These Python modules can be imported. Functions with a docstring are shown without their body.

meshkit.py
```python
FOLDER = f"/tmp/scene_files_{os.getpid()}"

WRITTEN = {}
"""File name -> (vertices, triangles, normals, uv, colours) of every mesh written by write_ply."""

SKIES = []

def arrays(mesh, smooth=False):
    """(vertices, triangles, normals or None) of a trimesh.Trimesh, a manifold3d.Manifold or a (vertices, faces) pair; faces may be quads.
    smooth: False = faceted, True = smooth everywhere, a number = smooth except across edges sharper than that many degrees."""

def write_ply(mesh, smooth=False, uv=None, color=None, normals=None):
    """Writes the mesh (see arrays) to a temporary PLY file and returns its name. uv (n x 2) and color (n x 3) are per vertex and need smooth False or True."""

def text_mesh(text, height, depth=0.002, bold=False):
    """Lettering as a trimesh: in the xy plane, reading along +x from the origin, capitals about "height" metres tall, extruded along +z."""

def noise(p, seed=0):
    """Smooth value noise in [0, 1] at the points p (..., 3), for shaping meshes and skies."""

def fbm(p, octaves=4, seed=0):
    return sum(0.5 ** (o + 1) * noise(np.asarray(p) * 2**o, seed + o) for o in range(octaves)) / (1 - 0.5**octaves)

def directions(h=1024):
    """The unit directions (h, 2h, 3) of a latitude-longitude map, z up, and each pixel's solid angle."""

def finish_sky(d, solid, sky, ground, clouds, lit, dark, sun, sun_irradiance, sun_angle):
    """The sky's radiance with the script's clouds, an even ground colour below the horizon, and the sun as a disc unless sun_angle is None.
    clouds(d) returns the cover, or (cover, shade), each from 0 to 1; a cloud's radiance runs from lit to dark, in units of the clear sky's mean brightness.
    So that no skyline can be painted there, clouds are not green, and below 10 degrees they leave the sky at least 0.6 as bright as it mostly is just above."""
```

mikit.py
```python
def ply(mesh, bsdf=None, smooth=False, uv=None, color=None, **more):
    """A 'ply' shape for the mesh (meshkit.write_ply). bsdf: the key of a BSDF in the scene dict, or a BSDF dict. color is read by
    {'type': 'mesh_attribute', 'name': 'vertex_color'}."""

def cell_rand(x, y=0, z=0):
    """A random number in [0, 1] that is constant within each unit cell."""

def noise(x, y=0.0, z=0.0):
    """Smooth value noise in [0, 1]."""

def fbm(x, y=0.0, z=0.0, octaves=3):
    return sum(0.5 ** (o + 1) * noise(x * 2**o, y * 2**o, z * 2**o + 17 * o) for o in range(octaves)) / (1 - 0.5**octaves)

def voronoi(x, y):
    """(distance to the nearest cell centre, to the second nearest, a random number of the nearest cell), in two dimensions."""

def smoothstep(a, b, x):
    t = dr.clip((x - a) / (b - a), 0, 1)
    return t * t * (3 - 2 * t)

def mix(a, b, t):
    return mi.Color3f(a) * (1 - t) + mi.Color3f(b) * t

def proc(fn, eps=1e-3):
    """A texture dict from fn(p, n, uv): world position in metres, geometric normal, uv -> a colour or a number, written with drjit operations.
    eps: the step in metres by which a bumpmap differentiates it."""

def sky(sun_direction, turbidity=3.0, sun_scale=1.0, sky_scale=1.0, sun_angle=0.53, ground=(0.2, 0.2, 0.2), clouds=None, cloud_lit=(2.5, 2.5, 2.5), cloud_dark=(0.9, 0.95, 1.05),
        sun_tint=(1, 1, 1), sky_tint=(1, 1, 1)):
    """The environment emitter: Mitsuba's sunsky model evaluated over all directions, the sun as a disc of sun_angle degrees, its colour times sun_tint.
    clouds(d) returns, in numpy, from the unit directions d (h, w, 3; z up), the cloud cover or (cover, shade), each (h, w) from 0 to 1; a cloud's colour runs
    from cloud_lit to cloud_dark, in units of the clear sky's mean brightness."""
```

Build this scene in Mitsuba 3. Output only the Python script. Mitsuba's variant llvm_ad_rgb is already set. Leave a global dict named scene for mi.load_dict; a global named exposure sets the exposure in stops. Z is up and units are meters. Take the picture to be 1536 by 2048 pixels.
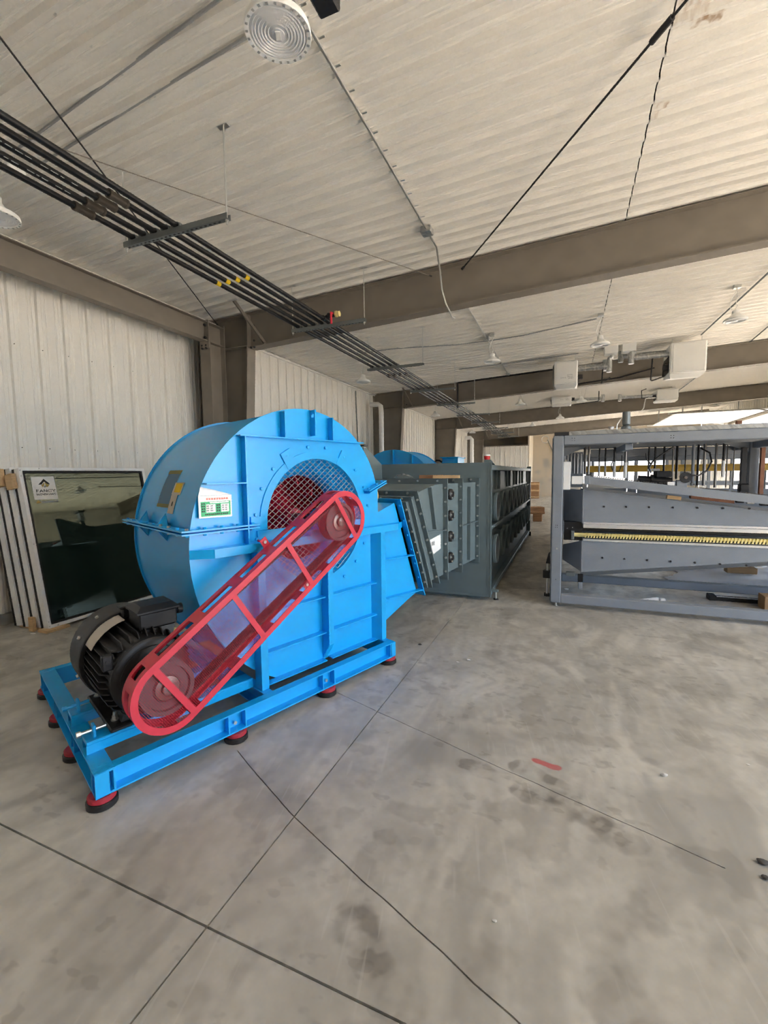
import math
import numpy as np, trimesh, mitsuba as mi, drjit as dr
import mikit, meshkit
from mikit import proc, noise, fbm, voronoi, smoothstep, mix, cell_rand
from shapely.geometry import Polygon, LineString, Point, box as sbox
from shapely.ops import unary_union
T = mi.ScalarTransform4f
scene, labels = {}, {}

# ---------------------------------------------------------------- camera, sky, exposure
H = 1.6
_yaw, _pitch, _roll = -0.38630877, -0.08386845, 0.01181103
_cy, _sy, _cp, _sp, _cr, _sr = math.cos(_yaw), math.sin(_yaw), math.cos(_pitch), math.sin(_pitch), math.cos(_roll), math.sin(_roll)
_f = np.array([_sy * _cp, _cy * _cp, _sp]); _r0 = np.array([_cy, -_sy, 0]); _d0 = np.cross(_f, _r0)
_d = -_sr * _r0 + _cr * _d0
scene['camera'] = {'type': 'perspective', 'fov': 2 * math.degrees(math.atan(768 / 897.67)), 'fov_axis': 'x', 'near_clip': 0.05, 'far_clip': 500.0,
                   'to_world': T().look_at(origin=[0, 0, H], target=[float(x) for x in (np.array([0, 0, H]) + _f)], up=[float(-x) for x in _d])}
exposure = 5.2
scene['sky'] = mikit.sky(sun_direction=(0.55, 0.03, 0.83), turbidity=4.0, sun_scale=1.0, sky_scale=1.0, ground=(0.3, 0.29, 0.27), sky_tint=(1.06, 1.0, 0.92))

# ---------------------------------------------------------------- materials
def rgb(c): return {'type': 'rgb', 'value': [float(x) for x in c]}
def mat(name, c, rough=0.5, metallic=0.0, spec=0.5, bump=None, bscale=1.0, **kw):
    b = {'type': 'principled', 'base_color': c if isinstance(c, dict) else rgb(c), 'roughness': rough if isinstance(rough, dict) else float(rough), 'metallic': float(metallic), 'specular': float(spec), **kw}
    if bump: b = {'type': 'bumpmap', 'arbitrary': bump, 'scale': bscale, 'bsdf': b}
    scene[name] = {'type': 'twosided', 'bsdf': b}
    return name

def f_concrete(p, n, uv):
    x, y = p.x, p.y
    big = fbm(x * 0.9, y * 0.9, 1.3, 4)
    mid = fbm(x * 3.1 + 7, y * 3.1, 4.1, 4)
    fine = fbm(x * 26, y * 26, 2.2, 4)
    sw = fbm(x * 9 + 3 * noise(x * 2, y * 2, 5), y * 3 - 2 * noise(x * 2, y * 2, 9), 8.0, 3)
    c = mix((0.36, 0.345, 0.305), (0.49, 0.475, 0.43), smoothstep(0.28, 0.72, 0.5 * big + 0.28 * mid + 0.22 * fine))
    c = c * (0.88 + 0.24 * smoothstep(0.2, 0.8, sw))
    # darker damp-looking cement patches with ragged outlines
    v1 = smoothstep(0.585, 0.68, fbm(x * 1.7 + 31, y * 1.7 + 4, 0.6, 5))
    c = mix(c, c * mi.Color3f(0.70, 0.705, 0.715), v1 * (0.3 + 0.55 * fine))
    v2 = smoothstep(0.57, 0.66, fbm(x * 5.3 + 11, y * 5.3 + 44, 3.6, 4))
    c = mix(c, c * mi.Color3f(0.76, 0.75, 0.74), v2 * 0.6)
    # tyre rubber and dirt along the cracks
    ragged = 0.13 * (fbm(x * 6, y * 6, 2.0, 4) - 0.5)
    def smear(ax, ay, bx, by, w, k):
        nonlocal c
        dx, dy = bx - ax, by - ay; L = dx * dx + dy * dy
        t = dr.clip(((x - ax) * dx + (y - ay) * dy) / L, 0, 1)
        d = dr.sqrt(dr.square(x - ax - t * dx) + dr.square(y - ay - t * dy))
        m = 1 - smoothstep(w * 0.55, w, d + ragged)
        along = (x * dx + y * dy) / math.sqrt(L)
        tread = smoothstep(0.25, 0.7, noise(along * 34, d * 20 + 3, 2.0)) * 0.6 + 0.4
        c = mix(c, c * mi.Color3f(0.56, 0.54, 0.52), m * k * tread * smoothstep(0.3, 0.62, fbm(x * 7 + 2, y * 7, 9.0, 4)))
    smear(-0.5, 2.36, 0.05, 2.16, 0.055, 0.85); smear(0.0, 2.25, 0.3, 2.06, 0.08, 0.8); smear(-0.2, 2.43, 0.2, 2.3, 0.05, 0.9)
    smear(-0.66, 1.32, -0.46, 1.12, 0.11, 0.9); smear(-0.72, 1.75, -0.62, 1.62, 0.07, 0.6); smear(0.15, 1.42, 0.32, 1.25, 0.1, 0.5)
    sc_ = smoothstep(0.66, 0.76, fbm(x * 12 + 70, y * 19 + 5, 1.0, 3)) * smoothstep(0.4, 0.6, noise(x * 1.3, y * 1.3, 33.0))
    c = mix(c, c * mi.Color3f(0.62, 0.61, 0.60), 0.4 * sc_)
    # pale scuffs and scratches
    s = noise(x * 60 + y * 14, (y * 3 - x) * 1.5, 3.0)
    c = mix(c, mi.Color3f(0.56, 0.55, 0.52), 0.16 * smoothstep(0.8, 0.9, s) * smoothstep(0.45, 0.6, noise(x * 3, y * 3, 21)))
    # red marking paint
    t = dr.clip((x + 0.13) / 0.11, 0, 1); d = dr.sqrt(dr.square(x + 0.13 - t * 0.11) + dr.square(y - 2.512 + t * 0.022))
    c = mix(c, mi.Color3f(0.48, 0.06, 0.07), (1 - smoothstep(0.012, 0.03, d + 0.03 * (fine - 0.5))) * (0.6 + 0.4 * fine))
    return c
def f_concrete_r(p, n, uv):
    return 0.26 + 0.28 * fbm(p.x * 2.3 + 5, p.y * 2.3, 6.0, 4)
def f_concrete_b(p, n, uv):
    return 0.0012 * fbm(p.x * 14, p.y * 14, 1.0, 4) + 0.0006 * noise(p.x * 120, p.y * 120, 3.0)
def f_panel(p, n, uv):
    g = fbm(p.x * 1.1, p.y * 1.1, p.z * 1.1, 3); h = noise(p.x * 90, p.y * 90, p.z * 90)
    c = mix((0.70, 0.675, 0.625), (0.75, 0.725, 0.675), g) * (0.97 + 0.06 * h)
    # rust-brown water stains beside the end lap, as in the photograph
    for (sx, sy, r, k) in ((0.60, 4.32, 0.10, 0.8), (0.62, 3.50, 0.14, 0.6), (0.72, 3.63, 0.06, 0.7), (0.80, 3.66, 0.05, 0.8)):
        d = dr.sqrt(dr.square((p.x - sx) * 0.9) + dr.square(p.y - sy)) + 0.1 * (fbm(p.x * 20, p.y * 20, 3.0, 3) - 0.5)
        m = (1 - smoothstep(r * 0.4, r, d)) * smoothstep(0.562, 0.57, p.x)
        c = mix(c, mi.Color3f(0.30, 0.19, 0.10), m * k * smoothstep(0.25, 0.75, fbm(p.x * 30, p.y * 12, 1.0, 3)))
    return c
def speckle(a, b, s, k=3):
    return proc(lambda p, n, uv: mix(a, b, fbm(p.x * s, p.y * s, p.z * s, k)))
mat('m_concrete', proc(f_concrete), proc(f_concrete_r), spec=0.45, bump=proc(f_concrete_b, 2e-3), bscale=1.0)
mat('m_joint', (0.07, 0.065, 0.06), 0.9)
mat('m_curb', speckle((0.26, 0.25, 0.22), (0.38, 0.37, 0.33), 7.0), 0.8)
mat('m_panel', proc(f_panel), 0.42, spec=0.5)
mat('m_trim', (0.72, 0.70, 0.66), 0.4)
mat('m_steel', speckle((0.165, 0.145, 0.118), (0.215, 0.19, 0.158), 5.0), 0.55, spec=0.4)
mat('m_blue', proc(lambda p, n, uv: mix((0.005, 0.33, 0.73), (0.007, 0.36, 0.77), fbm(p.x * 6, p.y * 6, p.z * 6, 3))), 0.28, spec=0.55)
mat('m_red', speckle((0.52, 0.022, 0.045), (0.60, 0.03, 0.055), 14.0), 0.38, spec=0.5)
mat('m_red_foot', (0.36, 0.02, 0.035), 0.55)
mat('m_black', (0.012, 0.012, 0.013), 0.4)
mat('m_black_matte', (0.02, 0.02, 0.021), 0.75)
mat('m_motor', speckle((0.010, 0.010, 0.011), (0.017, 0.017, 0.018), 30.0), 0.45, spec=0.4)
mat('m_pipe', (0.009, 0.009, 0.010), 0.32, spec=0.5)
mat('m_coupling', (0.085, 0.07, 0.055), 0.5, metallic=0.4)
mat('m_yellow', (0.76, 0.52, 0.02), 0.65, spec=0.25)
mat('m_galv', proc(lambda p, n, uv: mix((0.34, 0.35, 0.35), (0.56, 0.57, 0.56), voronoi(p.x * 45 + p.z * 31, p.y * 45 + p.z * 17)[2])), 0.38, metallic=0.75)
mat('m_zinc', (0.62, 0.62, 0.60), 0.32, metallic=0.9)
mat('m_strut', (0.20, 0.22, 0.22), 0.45, metallic=0.6)
mat('m_chrome', (0.8, 0.8, 0.79), 0.15, metallic=1.0)
mat('m_brass', (0.86, 0.74, 0.33), 0.32, metallic=0.35)
mat('m_white', (0.76, 0.76, 0.74), 0.45)
mat('m_white_frame', speckle((0.80, 0.80, 0.79), (0.85, 0.85, 0.84), 40.0), 0.4)
mat('m_heater', (0.74, 0.74, 0.72), 0.38)
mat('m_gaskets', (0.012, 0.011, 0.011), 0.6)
mat('m_cab', speckle((0.112, 0.150, 0.160), (0.130, 0.170, 0.180), 9.0), 0.45, spec=0.4)
mat('m_mach', proc(lambda p, n, uv: mix((0.205, 0.228, 0.255), (0.238, 0.26, 0.288), fbm(p.x * 9, p.y * 9, p.z * 9, 3)) * (0.95 + 0.1 * noise(p.x * 300, p.y * 300, p.z * 300))), 0.55, spec=0.35)
mat('m_mach_dark', (0.06, 0.065, 0.07), 0.5)
mat('m_alu', (0.78, 0.78, 0.77), 0.3, metallic=0.6)
mat('m_rod', (0.20, 0.19, 0.18), 0.3, metallic=0.9)
def f_wood(p, n, uv):
    g = noise(p.x * 8 + p.y * 5, p.y * 90 + p.z * 60, p.z * 90)
    return mix((0.46, 0.29, 0.14), (0.62, 0.43, 0.24), g)
mat('m_wood', proc(f_wood), 0.7)
mat('m_crate', proc(lambda p, n, uv: mix((0.22, 0.11, 0.045), (0.34, 0.18, 0.08), noise(p.x * 6, p.y * 6, p.z * 40))), 0.75)
mat('m_wood_brown', (0.33, 0.17, 0.085), 0.65)
mat('m_card', (0.36, 0.22, 0.11), 0.8)
mat('m_paper', (0.82, 0.82, 0.80), 0.6)
mat('m_green_print', (0.06, 0.46, 0.20), 0.6)
mat('m_red_print', (0.75, 0.25, 0.2), 0.6)
mat('m_ink', (0.03, 0.03, 0.03), 0.6)
mat('m_ink_grey', (0.30, 0.31, 0.31), 0.6)
mat('m_gold_print', (0.42, 0.30, 0.08), 0.6)
mat('m_blue_tape', (0.03, 0.13, 0.24), 0.5)
mat('m_olive_tape', (0.17, 0.17, 0.045), 0.6)
mat('m_tag', (0.52, 0.48, 0.42), 0.6)
mat('m_tan', proc(lambda p, n, uv: mix((0.62, 0.40, 0.13), (0.75, 0.53, 0.22), noise(p.x * 20, p.y * 20, p.z * 20))), 0.55)
mat('m_cup', (0.55, 0.03, 0.03), 0.5)
mat('m_sheet', (0.80, 0.81, 0.83), 0.6)
mat('m_foam', (0.78, 0.78, 0.77), 0.8)
mat('m_drywall', proc(lambda p, n, uv: mix((0.55, 0.48, 0.38), (0.40, 0.38, 0.34), smoothstep(0.5, 0.62, fbm(p.x * 0.8, p.z * 0.9, 2.0, 3)))), 0.8)
mat('m_rust', speckle((0.16, 0.06, 0.03), (0.25, 0.11, 0.06), 12.0), 0.7)
mat('m_pebble', (0.62, 0.60, 0.56), 0.8)
mat('m_pebble_dark', (0.06, 0.055, 0.05), 0.8)
mat('m_ground', speckle((0.36, 0.35, 0.33), (0.44, 0.43, 0.40), 0.8), 0.9)
scene['m_window_glass'] = {'type': 'twosided', 'bsdf': {'type': 'plastic', 'diffuse_reflectance': rgb((0.004, 0.010, 0.008)), 'specular_reflectance': rgb((0.85, 1.0, 0.88)), 'int_ior': 2.3}}
scene['m_clear_plastic'] = {'type': 'thindielectric', 'int_ior': 1.6}
mat('m_lens', (0.62, 0.63, 0.64), 0.2, spec=0.6)
mat('m_red_inside', (0.52, 0.022, 0.045), 0.5)

# ---------------------------------------------------------------- mesh helpers
I4 = np.eye(4)
def cat(*ms):
    out = []
    for m in ms:
        if isinstance(m, (list, tuple)): out += [x for x in m if x is not None]
        elif m is not None: out.append(m)
    return trimesh.util.concatenate(out)
def bx(x0, x1, y0, y1, z0, z1):
    m = trimesh.creation.box((abs(x1 - x0), abs(y1 - y0), abs(z1 - z0)))
    m.apply_translation(((x0 + x1) / 2, (y0 + y1) / 2, (z0 + z1) / 2)); return m
def bev(x0, x1, y0, y1, z0, z1, b=0.004):
    """A box with chamfered edges."""
    x0, x1 = min(x0, x1), max(x0, x1); y0, y1 = min(y0, y1), max(y0, y1); z0, z1 = min(z0, z1), max(z0, z1)
    b = min(b, (x1 - x0) * .45, (y1 - y0) * .45, (z1 - z0) * .45)
    pts = []
    for x, sx in ((x0, 1), (x1, -1)):
        for y, s_ in ((y0, 1), (y1, -1)):
            for z, sz in ((z0, 1), (z1, -1)):
                pts += [(x + sx * b, y + s_ * b, z), (x + sx * b, y, z + sz * b), (x, y + s_ * b, z + sz * b)]
    return trimesh.convex.convex_hull(np.array(pts))
def frame(o, ex, ey):
    ex = np.asarray(ex, float); ex = ex / np.linalg.norm(ex); ey = np.asarray(ey, float); ez = np.cross(ex, ey); ez /= np.linalg.norm(ez); ey = np.cross(ez, ex)
    M = np.eye(4); M[:3, 0], M[:3, 1], M[:3, 2], M[:3, 3] = ex, ey, ez, o; return M
def ext(poly, h):
    """shapely polygon(s) or point list extruded along +z."""
    if not hasattr(poly, 'geom_type'): poly = Polygon(poly)
    if not poly.is_valid: poly = poly.buffer(0)
    return cat([trimesh.creation.extrude_polygon(g, h, engine='earcut') for g in getattr(poly, 'geoms', [poly]) if g.area > 1e-9])
def xf(m, M): m = m.copy(); m.apply_transform(M); return m
def plan(poly, z0, z1): m = ext(poly, z1 - z0); m.apply_translation((0, 0, z0)); return m          # xy outline, up
def xz(poly, y0, y1):                                                                              # xz outline, along y
    m = ext(poly, y1 - y0); M = np.eye(4); M[:3, :3] = [[1, 0, 0], [0, 0, 1], [0, 1, 0]]; M[1, 3] = y0
    m.apply_transform(M); m.invert(); return m
def yz(poly, x0, x1):                                                                              # yz outline, along x
    m = ext(poly, x1 - x0); M = np.eye(4); M[:3, :3] = [[0, 0, 1], [1, 0, 0], [0, 1, 0]]; M[0, 3] = x0
    m.apply_transform(M); return m
def tube(pts, r, n=8, cap=True):
    p = np.asarray(pts, float)
    if len(p) == 2: return cyl(p[0], p[1], r, n)
    t = np.gradient(p, axis=0); t /= np.linalg.norm(t, axis=1, keepdims=True) + 1e-12
    a = np.cross(t[0], [0, 0, 1.0] if abs(t[0][2]) < .9 else [1.0, 0, 0]); a /= np.linalg.norm(a)
    rings = []
    for i in range(len(p)):
        a = a - t[i] * (a @ t[i]); a /= np.linalg.norm(a); b = np.cross(t[i], a)
        ang = np.arange(n) * 2 * np.pi / n
        rings.append(p[i] + r * (np.cos(ang)[:, None] * a + np.sin(ang)[:, None] * b))
    v = np.vstack(rings); i, j = np.meshgrid(np.arange(len(p) - 1), np.arange(n), indexing='ij')
    q = np.stack([i * n + j, i * n + (j + 1) % n, (i + 1) * n + (j + 1) % n, (i + 1) * n + j], -1).reshape(-1, 4)
    f = np.vstack([q[:, [0, 1, 2]], q[:, [0, 2, 3]]])
    if cap:
        k = len(v); v = np.vstack([v, p[0], p[-1]]); m = (len(p) - 1) * n; j = np.arange(n)
        f = np.vstack([f, np.stack([(j + 1) % n, j, j * 0 + k], 1), np.stack([m + j, m + (j + 1) % n, j * 0 + k + 1], 1)])
    return trimesh.Trimesh(v, f, process=False)
def cyl(p0, p1, r, n=16, r1=None):
    p0, p1 = np.asarray(p0, float), np.asarray(p1, float); t = (p1 - p0) / np.linalg.norm(p1 - p0)
    a = np.cross(t, [0, 0, 1.0] if abs(t[2]) < .9 else [1.0, 0, 0]); a /= np.linalg.norm(a); b = np.cross(t, a)
    ang = np.arange(n) * 2 * np.pi / n; ring = np.cos(ang)[:, None] * a + np.sin(ang)[:, None] * b
    v = np.vstack([p0 + r * ring, p1 + (r if r1 is None else r1) * ring, p0, p1]); j = np.arange(n); k = (j + 1) % n
    f = np.vstack([np.stack([j, k, k + n], 1), np.stack([j, k + n, j + n], 1), np.stack([k, j, j * 0 + 2 * n], 1), np.stack([j + n, k + n, j * 0 + 2 * n + 1], 1)])
    return trimesh.Trimesh(v, f, process=False)
def lathe(prof, n=32, M=I4, close=False):
    """prof: (r, h) list turned round z, then moved by M."""
    pr = np.asarray(prof, float); ang = np.arange(n) * 2 * np.pi / n
    v = np.stack([pr[:, 0][:, None] * np.cos(ang), pr[:, 0][:, None] * np.sin(ang), np.repeat(pr[:, 1][:, None], n, 1)], -1).reshape(-1, 3)
    m = len(pr); i, j = np.meshgrid(np.arange(m if close else m - 1), np.arange(n), indexing='ij'); i2 = (i + 1) % m
    q = np.stack([i * n + j, i * n + (j + 1) % n, i2 * n + (j + 1) % n, i2 * n + j], -1).reshape(-1, 4)
    mesh = trimesh.Trimesh(v, np.vstack([q[:, [0, 1, 2]], q[:, [0, 2, 3]]]), process=False); mesh.apply_transform(M); return mesh
def beam(p0, p1, w, h, up=(0, 0, 1)):
    p0, p1 = np.asarray(p0, float), np.asarray(p1, float); L = np.linalg.norm(p1 - p0)
    m = trimesh.creation.box((L, w, h)); ex = (p1 - p0) / L; ey = np.cross(up, ex)
    m.apply_transform(frame((p0 + p1) / 2, ex, ey)); return m
def axis_frame(o, axis):
    a = np.asarray(axis, float); a = a / np.linalg.norm(a); t = np.cross(a, [0, 0, 1.0] if abs(a[2]) < .9 else [1.0, 0, 0])
    t /= np.linalg.norm(t); M = np.eye(4); M[:3, 0], M[:3, 1], M[:3, 2], M[:3, 3] = t, np.cross(a, t), a, o; return M
def hexm(r, h): return trimesh.creation.cylinder(radius=r, height=h, sections=6, transform=trimesh.transformations.translation_matrix((0, 0, h / 2)))

# ---------------------------------------------------------------- scene helpers
def uniq(k):
    if k not in scene and k not in labels: return k
    i = 1
    while f'{k}_{i:03d}' in scene or f'{k}_{i:03d}' in labels: i += 1
    return f'{k}_{i:03d}'
def add(key, mesh, m, smooth=False, M=None):
    key = uniq(key)
    if M is not None: mesh = xf(mesh, M) if np.ndim(M) == 2 else M(mesh)
    scene[key] = mikit.ply(mesh, m, smooth=smooth); return key
def inst(key, shape, M):
    key = uniq(key); scene[key] = {**shape, 'to_world': T(M.tolist())}; return key
def lab(key, label, category=None, group=None, kind=None):
    d = labels.setdefault(key, {})
    if label: d['label'] = label
    if category: d['category'] = category
    if group: d['group'] = group
    if kind: d['kind'] = kind
    return key
def thing(key, label, category, group=None):
    key = uniq(key); return lab(key, label, category, group)

# ================================================================ the building
XW, XR, Y0, Y1, ZW, SL = -5.75, 7.2, -16.0, 31.5, 4.11, 0.05
def zc(x): return ZW + SL * (x - XW)
# ---- floor: slabs parted by saw cuts and cracks
lab(add('floor', bx(XW - .3, XR + .2, Y0 - .2, Y1 + .2, -0.25, -0.022), 'm_joint'), 'grey concrete slab floor with saw-cut joints, stains and tyre marks', kind='structure')
_room = sbox(XW - .05, Y0, XR, Y1)
def _wob(pts, amp, seed):
    ls = LineString(pts); L = ls.length; rs = np.random.RandomState(seed); out = []
    for s in np.linspace(0, L, max(4, int(L / .12))):
        q = ls.interpolate(s); out.append((q.x + rs.uniform(-amp, amp), q.y + rs.uniform(-amp, amp)))
    return LineString(out)
_cuts = [LineString([(-1.155, Y0), (-1.155, Y1)]).buffer(.0035), LineString([(XW - .1, 1.19), (-1.155, 1.118), (XR, 1.02)]).buffer(.004),
         LineString([(XW, 8.4), (XR, 8.35)]).buffer(.004), LineString([(XW, 15.7), (XR, 15.65)]).buffer(.004), LineString([(3.6, Y0), (3.6, Y1)]).buffer(.0035)]
_hair = [_wob([(-1.75, 1.985), (-1.16, 1.672), (-.6, 1.44), (-.093, 1.233), (.12, 1.14)], .003, 1).buffer(.0028),
         _wob([(-1.62, 2.85), (-1.16, 2.68), (-.5, 2.45), (.43, 2.14), (.62, 2.07)], .005, 2).buffer(.0022)]
_slabs = _room.difference(unary_union(_cuts + _hair))
for g in _slabs.geoms:
    m = plan(g, -0.03, 0.0); add('floor__slab', m, 'm_concrete')
# ---- left wall: corrugated liner sheets standing on a concrete kerb
def rib_profile(n, p, h=.026, base=.05, top=.022, minor=.005):
    """One sheet n ribs wide: (across, out) points of its visible face."""
    pts = [(0, 0)]
    for k in range(n):
        c = k * p + p * .5
        for q in (.18, .32): 
            m = k * p + p * (.5 - .5 + q); pts += [(m - .012, 0), (m - .005, minor), (m + .005, minor), (m + .012, 0)]
        pts += [(c - base / 2, 0), (c - top / 2, h), (c + top / 2, h), (c + base / 2, 0)]
        for q in (.68, .82):
            m = k * p + p * q; pts += [(m - .012, 0), (m - .005, minor), (m + .005, minor), (m + .012, 0)]
    pts.append((n * p, 0)); return pts
def sheet(prof, L, th=.002):
    """Extrude the profile's (across, out) along the third axis: returns mesh with x = out, y = across, z = along."""
    a = np.array(prof); poly = np.vstack([a, a[::-1] + [0, -th]])
    m = ext(Polygon([(o, ac) for ac, o in poly]), L); return m
PW, RW = .2965, 3
wy0 = 3.181 + .016 - PW / 2
k0 = int(math.floor((Y0 - wy0) / (PW * RW)))
ws = mikit.ply(sheet(rib_profile(RW, PW), 3.99), 'm_panel')
lab(add('wall_left', bx(XW - .25, XW - .06, Y0, Y1, 0, ZW + .3), 'm_trim'), 'cream corrugated metal side wall behind the blue fan', kind='structure')
for k in range(k0, 40):
    ya = wy0 + k * PW * RW
    if ya < -3 or ya > 28: continue
    inst('wall_left__sheet', ws, np.array(T().translate([XW, ya, .115]).matrix))
add('wall_left__kerb', bx(XW - .25, XW + .06, Y0, Y1, -.02, .11), 'm_curb')
sc = []
for k in range(int((28 + 3) / PW)):
    y = wy0 + int((-3 - wy0) / PW) * PW + (k + .5) * PW + .03
    for z in (.9, 1.95, 3.1): sc.append(cyl((XW, y, z), (XW + .008, y, z), .006, 5))
lab(add('wall_left__screw', cat(sc), 'm_coupling'), None, kind='stuff')
add('wall_left__top_trim', bx(XW + .01, XW + .05, 6.1, Y1, ZW - .035, ZW + .005), 'm_trim')
# ---- ceiling: liner sheets running across the building, lapped along one seam
PC, RC = .2122, 4
XS = 0.56
ang = math.atan(SL)
def ceil_sheet(L): # local: x along slope, y across, z out (down)
    m = sheet(rib_profile(RC, PC, h=.036, base=.060, top=.028, minor=.006), L)      # x out, y across, z along
    M = np.eye(4); M[:3, :3] = [[0, 0, 1], [0, 1, 0], [-1, 0, 0]]; return xf(m, M)
lab(add('ceiling', xz([(XW - .3, zc(XW - .3) + .07), (XR + .3, zc(XR + .3) + .07), (XR + .3, zc(XR) + .3), (XW - .3, zc(XW) + .3)], Y0 - .2, Y1 + .2), 'm_trim'), 'sloping corrugated white metal ceiling with exposed screws', kind='structure')
add('ceiling__lap_gap', xz([(XS - .03, zc(XS - .03) + .036), (XS + .03, zc(XS + .03) + .036), (XS + .03, zc(XS + .03) + .04), (XS - .03, zc(XS - .03) + .04)], Y0, Y1), 'm_joint')
cA, cB = mikit.ply(ceil_sheet((XS - .005 - XW - .02) / math.cos(ang)), 'm_panel'), mikit.ply(ceil_sheet((XR - XS) / math.cos(ang)), 'm_panel')
cy0 = 3.156 - PC / 2
rotM = np.array(T().rotate([0, 1, 0], -math.degrees(ang)).matrix)
for k in range(int(math.floor((-4 - cy0) / (PC * RC))), int((Y1 - cy0) / (PC * RC)) + 1):
    ya = cy0 + k * PC * RC
    for shp, xa, dz in ((cA, XW + .02, 0.0), (cB, XS + .005, .0)):
        M = rotM.copy(); M[:3, 3] = (xa, ya, zc(xa) + .03 + dz); inst('ceiling__sheet', shp, M)
sc = []
rs = np.random.RandomState(4)
ny = int((27 + 2) / PC)
for k in range(ny):
    y = cy0 + (int((-2 - cy0) / PC) + k + .5) * PC + .035
    for i, x in enumerate(np.arange(-5.3, 7.0, 1.25)):
        if (k + i) % 2 and y > 6: continue
        z = zc(x) + .029
        sc.append(cyl((x, y, z), (x + .0004, y, z - .014), .010, 6))
        if k % RC == 0: sc.append(cyl((x + .05, y, z), (x + .05, y, z - .014), .010, 6))
lab(add('ceiling__screw', cat(sc), 'm_zinc', smooth=False), None, kind='stuff')
# ---- right wall with open overhead doorways, rear wall, far walls
DOORS = [(-1.7, 4.5, 4.25), (9.2, 12.4, 3.1), (21.2, 26.2, 3.75)]
segs, y = [], Y0
for a, b, h in DOORS:
    segs.append((y, a, 0, 5.2)); segs.append((a, b, h, 5.2)); y = b
segs.append((y, Y1, 0, 5.2))
pr = []
for a, b, za, zb in segs: pr.append(bx(XR + .03, XR + .2, a, b, za, zb))
lab(add('wall_right', cat(pr), 'm_panel'), 'metal side wall with open overhead doorways on the right', kind='structure')
for a, b, za, zb in segs:
    n = max(1, round((b - a) / (PW * 3))); w = (b - a) / n
    shp = mikit.ply(sheet(rib_profile(3, w / 3), (zc(XR) if zb > 5 else zb) - za), 'm_panel')
    for k in range(n):
        M = np.eye(4); M[0, 0] = -1; M[1, 1] = -1; M[:3, 3] = (XR + .03, a + (k + 1) * w, za); inst('wall_right__sheet', shp, M)
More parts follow.
